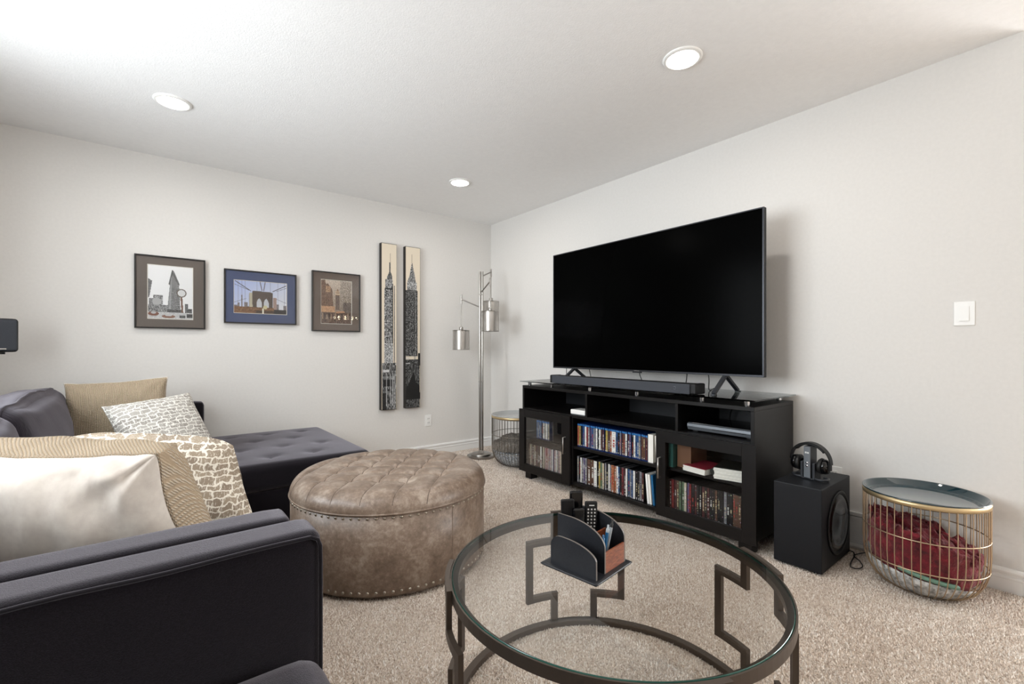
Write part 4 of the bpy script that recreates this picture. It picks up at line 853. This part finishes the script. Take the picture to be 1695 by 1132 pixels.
def remote(label, x, y, tilt, lean, wd, hh, dp, mat, buttons, rz=0):
    M = OGM @ at(x, y, .0115); o = thing('remote_control', label, 'remote', M.translation, (R(lean), R(tilt), R(8+rz)), 'remote controls in the organizer')
    b = MB(); b.box(-wd/2, wd/2, -dp/2, dp/2, 0, hh, min(dp, wd)*.3, seg=3); part('body', b, mat, o)
    if buttons:
        b = MB(); b.cyl((0, 0), .0026, 0, .0012, 8); me = b.mesh('button', 'button_white'); k = 0
        for r_i in range(9):
            for c_i in (-1, 0, 1): link('button', me, o, (c_i*wd*.27, -dp/2+.0003, hh-.022-r_i*.010), (R(90), 0, 0))
        b = MB(); b.box(-.008, .008, -dp/2-.0006, -dp/2+.001, hh-.012, hh-.009); part('power_bar', b, 'button_white', o)
    return o
remote('black remote with white buttons leaning right in the organizer', .045, .02, 3, -3, .038, .155, .014, 'black_plastic', True, -38)
remote('slim glossy remote with a curved top in the middle of the organizer', .005, .035, 2, -2, .036, .142, .016, 'black_gloss', False, -30)
remote('plain black remote at the left end of the organizer', -.003, .062, -1, -1, .040, .165, .013, 'black_plastic', False, -38)
remote('tallest glossy remote standing behind the plain one in the organizer', .035, .064, 1, -1, .040, .180, .014, 'black_gloss', False, -38)
def pen(label, x, y, tilt, lean, mat, tip, L=.115):
    M = OGM @ at(x, y, .0115); o = thing('pen', label, 'pen', M.translation, (R(lean), R(tilt), R(8)), 'pens in the organizer')
    b = MB(); b.cyl((0, 0), .0048, 0, L*.82, 12, bev=.001); part('barrel', b, mat, o); b = MB(); b.lathe([(.0046, L*.82), (.0046, L*.9), (.0028, L*.91), (.0028, L), (1e-4, L)], 12); part('cap', b, tip, o); b = MB(); b.box(.0045, .006, -.0015, .0015, L*.55, L*.85); part('clip', b, 'chrome', o)
pen('blue pen leaning out of the front pocket of the organizer', .005, -.050, 10, 4, 'pen_blue', 'pen_grey'); pen('grey pen with a black cap in the front pocket of the organizer', .022, -.045, 14, 5, 'pen_grey', 'cable_black', .125); pen('second blue pen lower in the front pocket of the organizer', -.006, -.055, 6, 0, 'pen_blue', 'pen_blue', .09)

# ---------------------------------------------------------------- sofas
def nzv(p, s, a): return Vector((nz(p, s), nz(p+Vector((7, 0, 0)), s), nz(p+Vector((0, 9, 0)), s)))*a
ZA = .682
t = thing('sectional_sofa', 'charcoal sectional sofa with a button-tufted chaise along the picture wall', 'sofa', (-.2, 2.6, 0))
O = Vector((-.2, 2.6, 0))
def sbox(name, parent, x0, x1, y0, y1, z0, z1, r, mat='sofa_fabric', n=14, fn=None, org=None):
    og = O if org is None else org; b = MB(); b.rbox(Vector(((x0+x1)/2, (y0+y1)/2, (z0+z1)/2))-og, ((x1-x0)/2, (y1-y0)/2, (z1-z0)/2), r, n, fn=fn); return part(name, b, mat, parent)
sbox('base', t, -.80, .26, 1.26, 3.92, .06, .285, .02); sbox('base', t, .22, 1.06, 2.80, 3.90, .06, .285, .02)
sbox('arm', t, -.84, .262, 1.156, 1.266, .05, ZA-.010, .024); sbox('arm', t, -.84, .300, 3.925, 4.045, .05, .690, .03)
sbox('back_frame', t, -.86, -.70, 1.262, 3.925, .05, .70, .03)
def seatfn(q, u): return q+Vector((0, 0, .012*(1-u.x**2)*(1-u.y**2) if u.z > 0 else 0))
sbox('seat_cushion', t, -.52, .285, 1.268, 2.02, .285, .445, .045, fn=seatfn); sbox('seat_cushion', t, -.52, .285, 2.025, 2.775, .285, .445, .045, fn=seatfn)
# chaise cushion with button tufts
CX0, CX1, CY0, CY1 = -.52, 1.085, 2.785, 3.915; cb = [(CX0+.13+i*.235+(.117 if j % 2 else 0), CY0+.17+j*.262) for j in range(4) for i in range(7)]; cb = [p for p in cb if p[0] < CX1-.07 and p[0] > .05]
cc = ((CX0+CX1)/2, (CY0+CY1)/2)
def chfn(q, u):
    if u.z > .99:
        d = 0
        for (bx_, by_) in cb:
            ds = math.hypot(q.x+cc[0]-bx_, q.y+cc[1]-by_); d = max(d, .02*math.exp(-(ds/.035)**1.3))
        q = q+Vector((0, 0, .012*(1-u.x**4)*(1-u.y**4)-d))
    return q
o = sbox('chaise_cushion', t, CX0, CX1, CY0, CY1, .285, .435, .04, n=60, fn=chfn)
b = MB(); b.lathe([(1e-4, .005), (.008, .004), (.012, 0)], 12); me = b.mesh('button', 'sofa_piping')
for (bx_, by_) in cb: link('button', me, o, (bx_-O.x, by_-O.y, .4265))
def backfn(sd):
    def f(q, u): 
        k = (1-u.y**2)*(1-u.z**2); return q+Vector((.05*k*(1 if u.x > 0 else .2), 0, .03*(1-u.y**2)*(1-u.x**2)*(1 if u.z > 0 else 0)))+nzv(q+Vector((sd, 0, 0)), 7, .012)
    return f
def backc(y0, y1, top, sd):
    b = MB(); M = Matrix.Translation(Vector((-.50, (y0+y1)/2, (.44+top)/2))-O) @ Matrix.Rotation(R(-9), 4, 'Y'); b.rbox((0, 0, 0), (.115, (y1-y0)/2, (top-.43)/2), .075, 22, fn=backfn(sd), M=M); o = part('back_cushion', b, 'back_cushion_fabric', t)
    H_ = (.115, (y1-y0)/2, (top-.43)/2); us = [(.62, -1, -.6+1.6*i/10) for i in range(10)]+[(.62, -1+2*i/24, 1) for i in range(25)]+[(.62, 1, 1-1.6*i/10) for i in range(1, 11)]
    b = MB(); b.tube([rb_map(u, H_, .075, backfn(sd)) for u in us], .006, 6, M=M); part('piping', b, 'back_cushion_fabric', o)
backc(1.28, 2.62, .80, 3); backc(2.64, 3.88, .815, 9)
for (x, y) in ((-.78, 1.3), (.18, 1.3), (-.78, 3.85), (.98, 3.82), (.98, 2.88)):
    b = MB(); b.lathe([(1e-4, 0), (.016, 0), (.024, .065), (1e-4, .065)], 14, c=(x-O.x, y-O.y, 0)); part('foot', b, 'espresso_wood', t)
t = thing('sofa', 'charcoal sofa with a piped track arm in the near left foreground', 'sofa', (-.25, .4, 0)); O2 = Vector((-.25, .4, 0))
sbox('arm', t, -.84, .288, 1.008, 1.128, .05, ZA, .028, n=26, org=O2)
b = MB(); yy = 1.0075; zz = ZA-.010; pts = [(-.83, yy, zz)]+[(-.83+1.08*i/24, yy+.0012*math.sin(i*1.3), zz+.0015*math.sin(i*.9)) for i in range(1, 24)]+[(.262, yy, zz), (.276, yy+.001, zz-.008), (.281, yy+.001, zz-.022), (.282, yy+.001, zz-.06), (.282, yy+.001, .08)]
b.tube([Vector(p)-O2 for p in pts], .0042, 6); part('piping', b, 'sofa_piping', t)
sbox('arm', t, -.84, .288, -.52, -.40, .05, ZA, .028, org=O2); sbox('back_frame', t, -.86, -.70, -.40, 1.008, .05, .70, .03, org=O2)
sbox('base', t, -.80, .25, -.40, 1.008, .06, .285, .02, org=O2)
sbox('seat_cushion', t, -.54, .275, .305, 1.000, .285, .455, .055, fn=seatfn, n=20, org=O2); sbox('seat_cushion', t, -.54, .275, -.395, .300, .285, .455, .055, fn=seatfn, org=O2)
for y0, y1 in ((.31, .99), (-.38, .30)): sbox('back_cushion', t, -.70, -.53, y0, y1, .45, .80, .07, 'back_cushion_fabric', org=O2)
for (x, y) in ((-.78, .95), (.2, .95), (-.78, -.45), (.2, -.45)):
    b = MB(); b.lathe([(1e-4, 0), (.016, 0), (.024, .065), (1e-4, .065)], 14, c=(x-O2.x, y-O2.y, 0)); part('foot', b, 'espresso_wood', t)

# ---------------------------------------------------------------- cushions on the sectional
def pillow(name, label, loc, rot, W, H, T, matF, matB=None, seed=1, wr=.01, n=44, knit_from=None, ear=.10, pipe=None, droop=0, TB=None, soft=.03, shear=0, fold=.006):
    t = thing(name, label, 'pillow', loc, rot, 'throw pillows'); sides = {}
    for side in (-1, 1):
        vs = []; 
        for j in range(n+1):
            for i in range(n+1):
                u = math.sin((2*i/n-1)*math.pi/2); v = math.sin((2*j/n-1)*math.pi/2)
                x = W/2*u*(1-ear*(1-v*v)*abs(u)**2); z = H/2*v*(1-ear*(1-u*u)*abs(v)**2)
                k = max(0, (1-u*u)*(1-v*v))**(.40 if side < 0 or TB is None else .30); y = side*(T if side < 0 or TB is None else TB)/2*k
                p = Vector((x, y, z)); wv = nzv(Vector((x, z, side*3+seed)), 9, wr)+nzv(Vector((x*1.0, z*.35, side+seed*2)), 22, wr*.4)
                edge = min(1, 6*(1-max(abs(u), abs(v)))); y += wv.y*edge; dcx, dcz = W/2-abs(x), H/2-abs(z); y += edge*fold*math.exp(-math.hypot(dcx, dcz)/.11)*math.sin(13*math.atan2(dcz, dcx)+seed); crn = (abs(u)*abs(v))**3; x *= 1-soft*crn*(1.2 if v < 0 else .4); z -= math.copysign(soft*.12, z)*crn
                vs.append((x+wv.x*.3+shear*z, y+.02*nz((seed, u*2, v*2))*crn, z+wv.z*.4-droop*u*u))
        fa = []; fb = []
        for j in range(n):
            for i in range(n):
                q = (j*(n+1)+i, j*(n+1)+i+1, (j+1)*(n+1)+i+1, (j+1)*(n+1)+i); uu = vs[q[0]][0]/(W/2); vv = vs[q[0]][2]/(H/2)
                (fb if (knit_from and side < 0 and knit_from(uu, vv)) else fa).append(q)
        sides[side] = (vs, fa, fb)
    b = MB(); vs, fa, fb = sides[-1]; b.add(vs, fa, 0, True); part('front', b, matF, t)
    b = MB(); vs2, fa2, _ = sides[1]; b.add(vs2, fa2, 0, True)
    bk = part('back', b, matB or matF, t)
    if fb:
        b = MB(); b.add([(p[0], p[1]-.005, p[2]) for p in vs], fb, 0, True); kb = part('knit_border', b, matB, t); md = kb.modifiers.new('thick', 'SOLIDIFY'); md.thickness = .007; md.offset = 1
    ring = [i for i in range(n+1)]+[j*(n+1)+n for j in range(1, n+1)]+[n*(n+1)+i for i in range(n-1, -1, -1)]+[j*(n+1) for j in range(n-1, 0, -1)]
    b = MB(); b.tube([vs[i] for i in ring], .004, 6, closed=True); part('seam', b, pipe or matB or matF, t)
    return t
pillow('throw_pillow', 'tan woven pillow propped upright against the far arm of the sectional', (-.155, 3.66, .655), (R(-12), R(-3), R(-8)), .50, .46, .20, 'burlap', 'cream_linen', 2, .012, ear=.09, soft=.06)
pillow('throw_pillow', 'grey and white dashed pillow leaning on the tan pillow', (.060, 3.20, .600), (R(-36), R(-5), R(26)), .43, .45, .19, 'ikat_grey', None, 5, .008, ear=.08)
pillow('throw_pillow', 'taupe and white dashed pillow behind the big cream pillow', (.060, 1.95, .600), (R(-6), R(8), R(-10)), .48, .37, .24, 'ikat_taupe', None, 8, .020, ear=.10, soft=.14, droop=.03, shear=-.42)
pillow('throw_pillow', 'big cream pillow with a tan knitted back behind the near arm', (-.165, 1.54, .630), (R(13), R(3), R(-33)), .58, .42, .20, 'cream_linen', 'tan_knit', 12, .020, n=60, TB=.46, ear=.10, droop=.0, fold=.014, shear=-.26)

# ---------------------------------------------------------------- rear speaker on the left wall
t = thing('wall_speaker', 'small black speaker mounted at the left edge above the sofa', 'speaker', (-.665, 3.78, 1.143), (0, 0, R(20)))
b = MB(); b.rbox((0, 0, 0), (.065, .06, .094), .018, 10); part('cabinet', b, 'black_plastic', t)
b = MB(); b.rbox((.0, -.052, 0), (.058, .012, .088), .011, 8); gr = part('grille', b, 'speaker_cloth', t)
b = MB(); b.box(-.014, .014, -.0655, -.064, -.078, -.074); part('emblem', b, 'satin_nickel', gr)
b = MB(); b.cyl((0, 0), .022, -.106, -.092, 14); b.tube([(0, 0, -.102), (-.10, .02, -.104), (-.262, .095, -.09)], .011, 8); b.box(-.275, -.258, .06, .13, -.13, -.05); part('bracket', b, 'black_plastic', t)
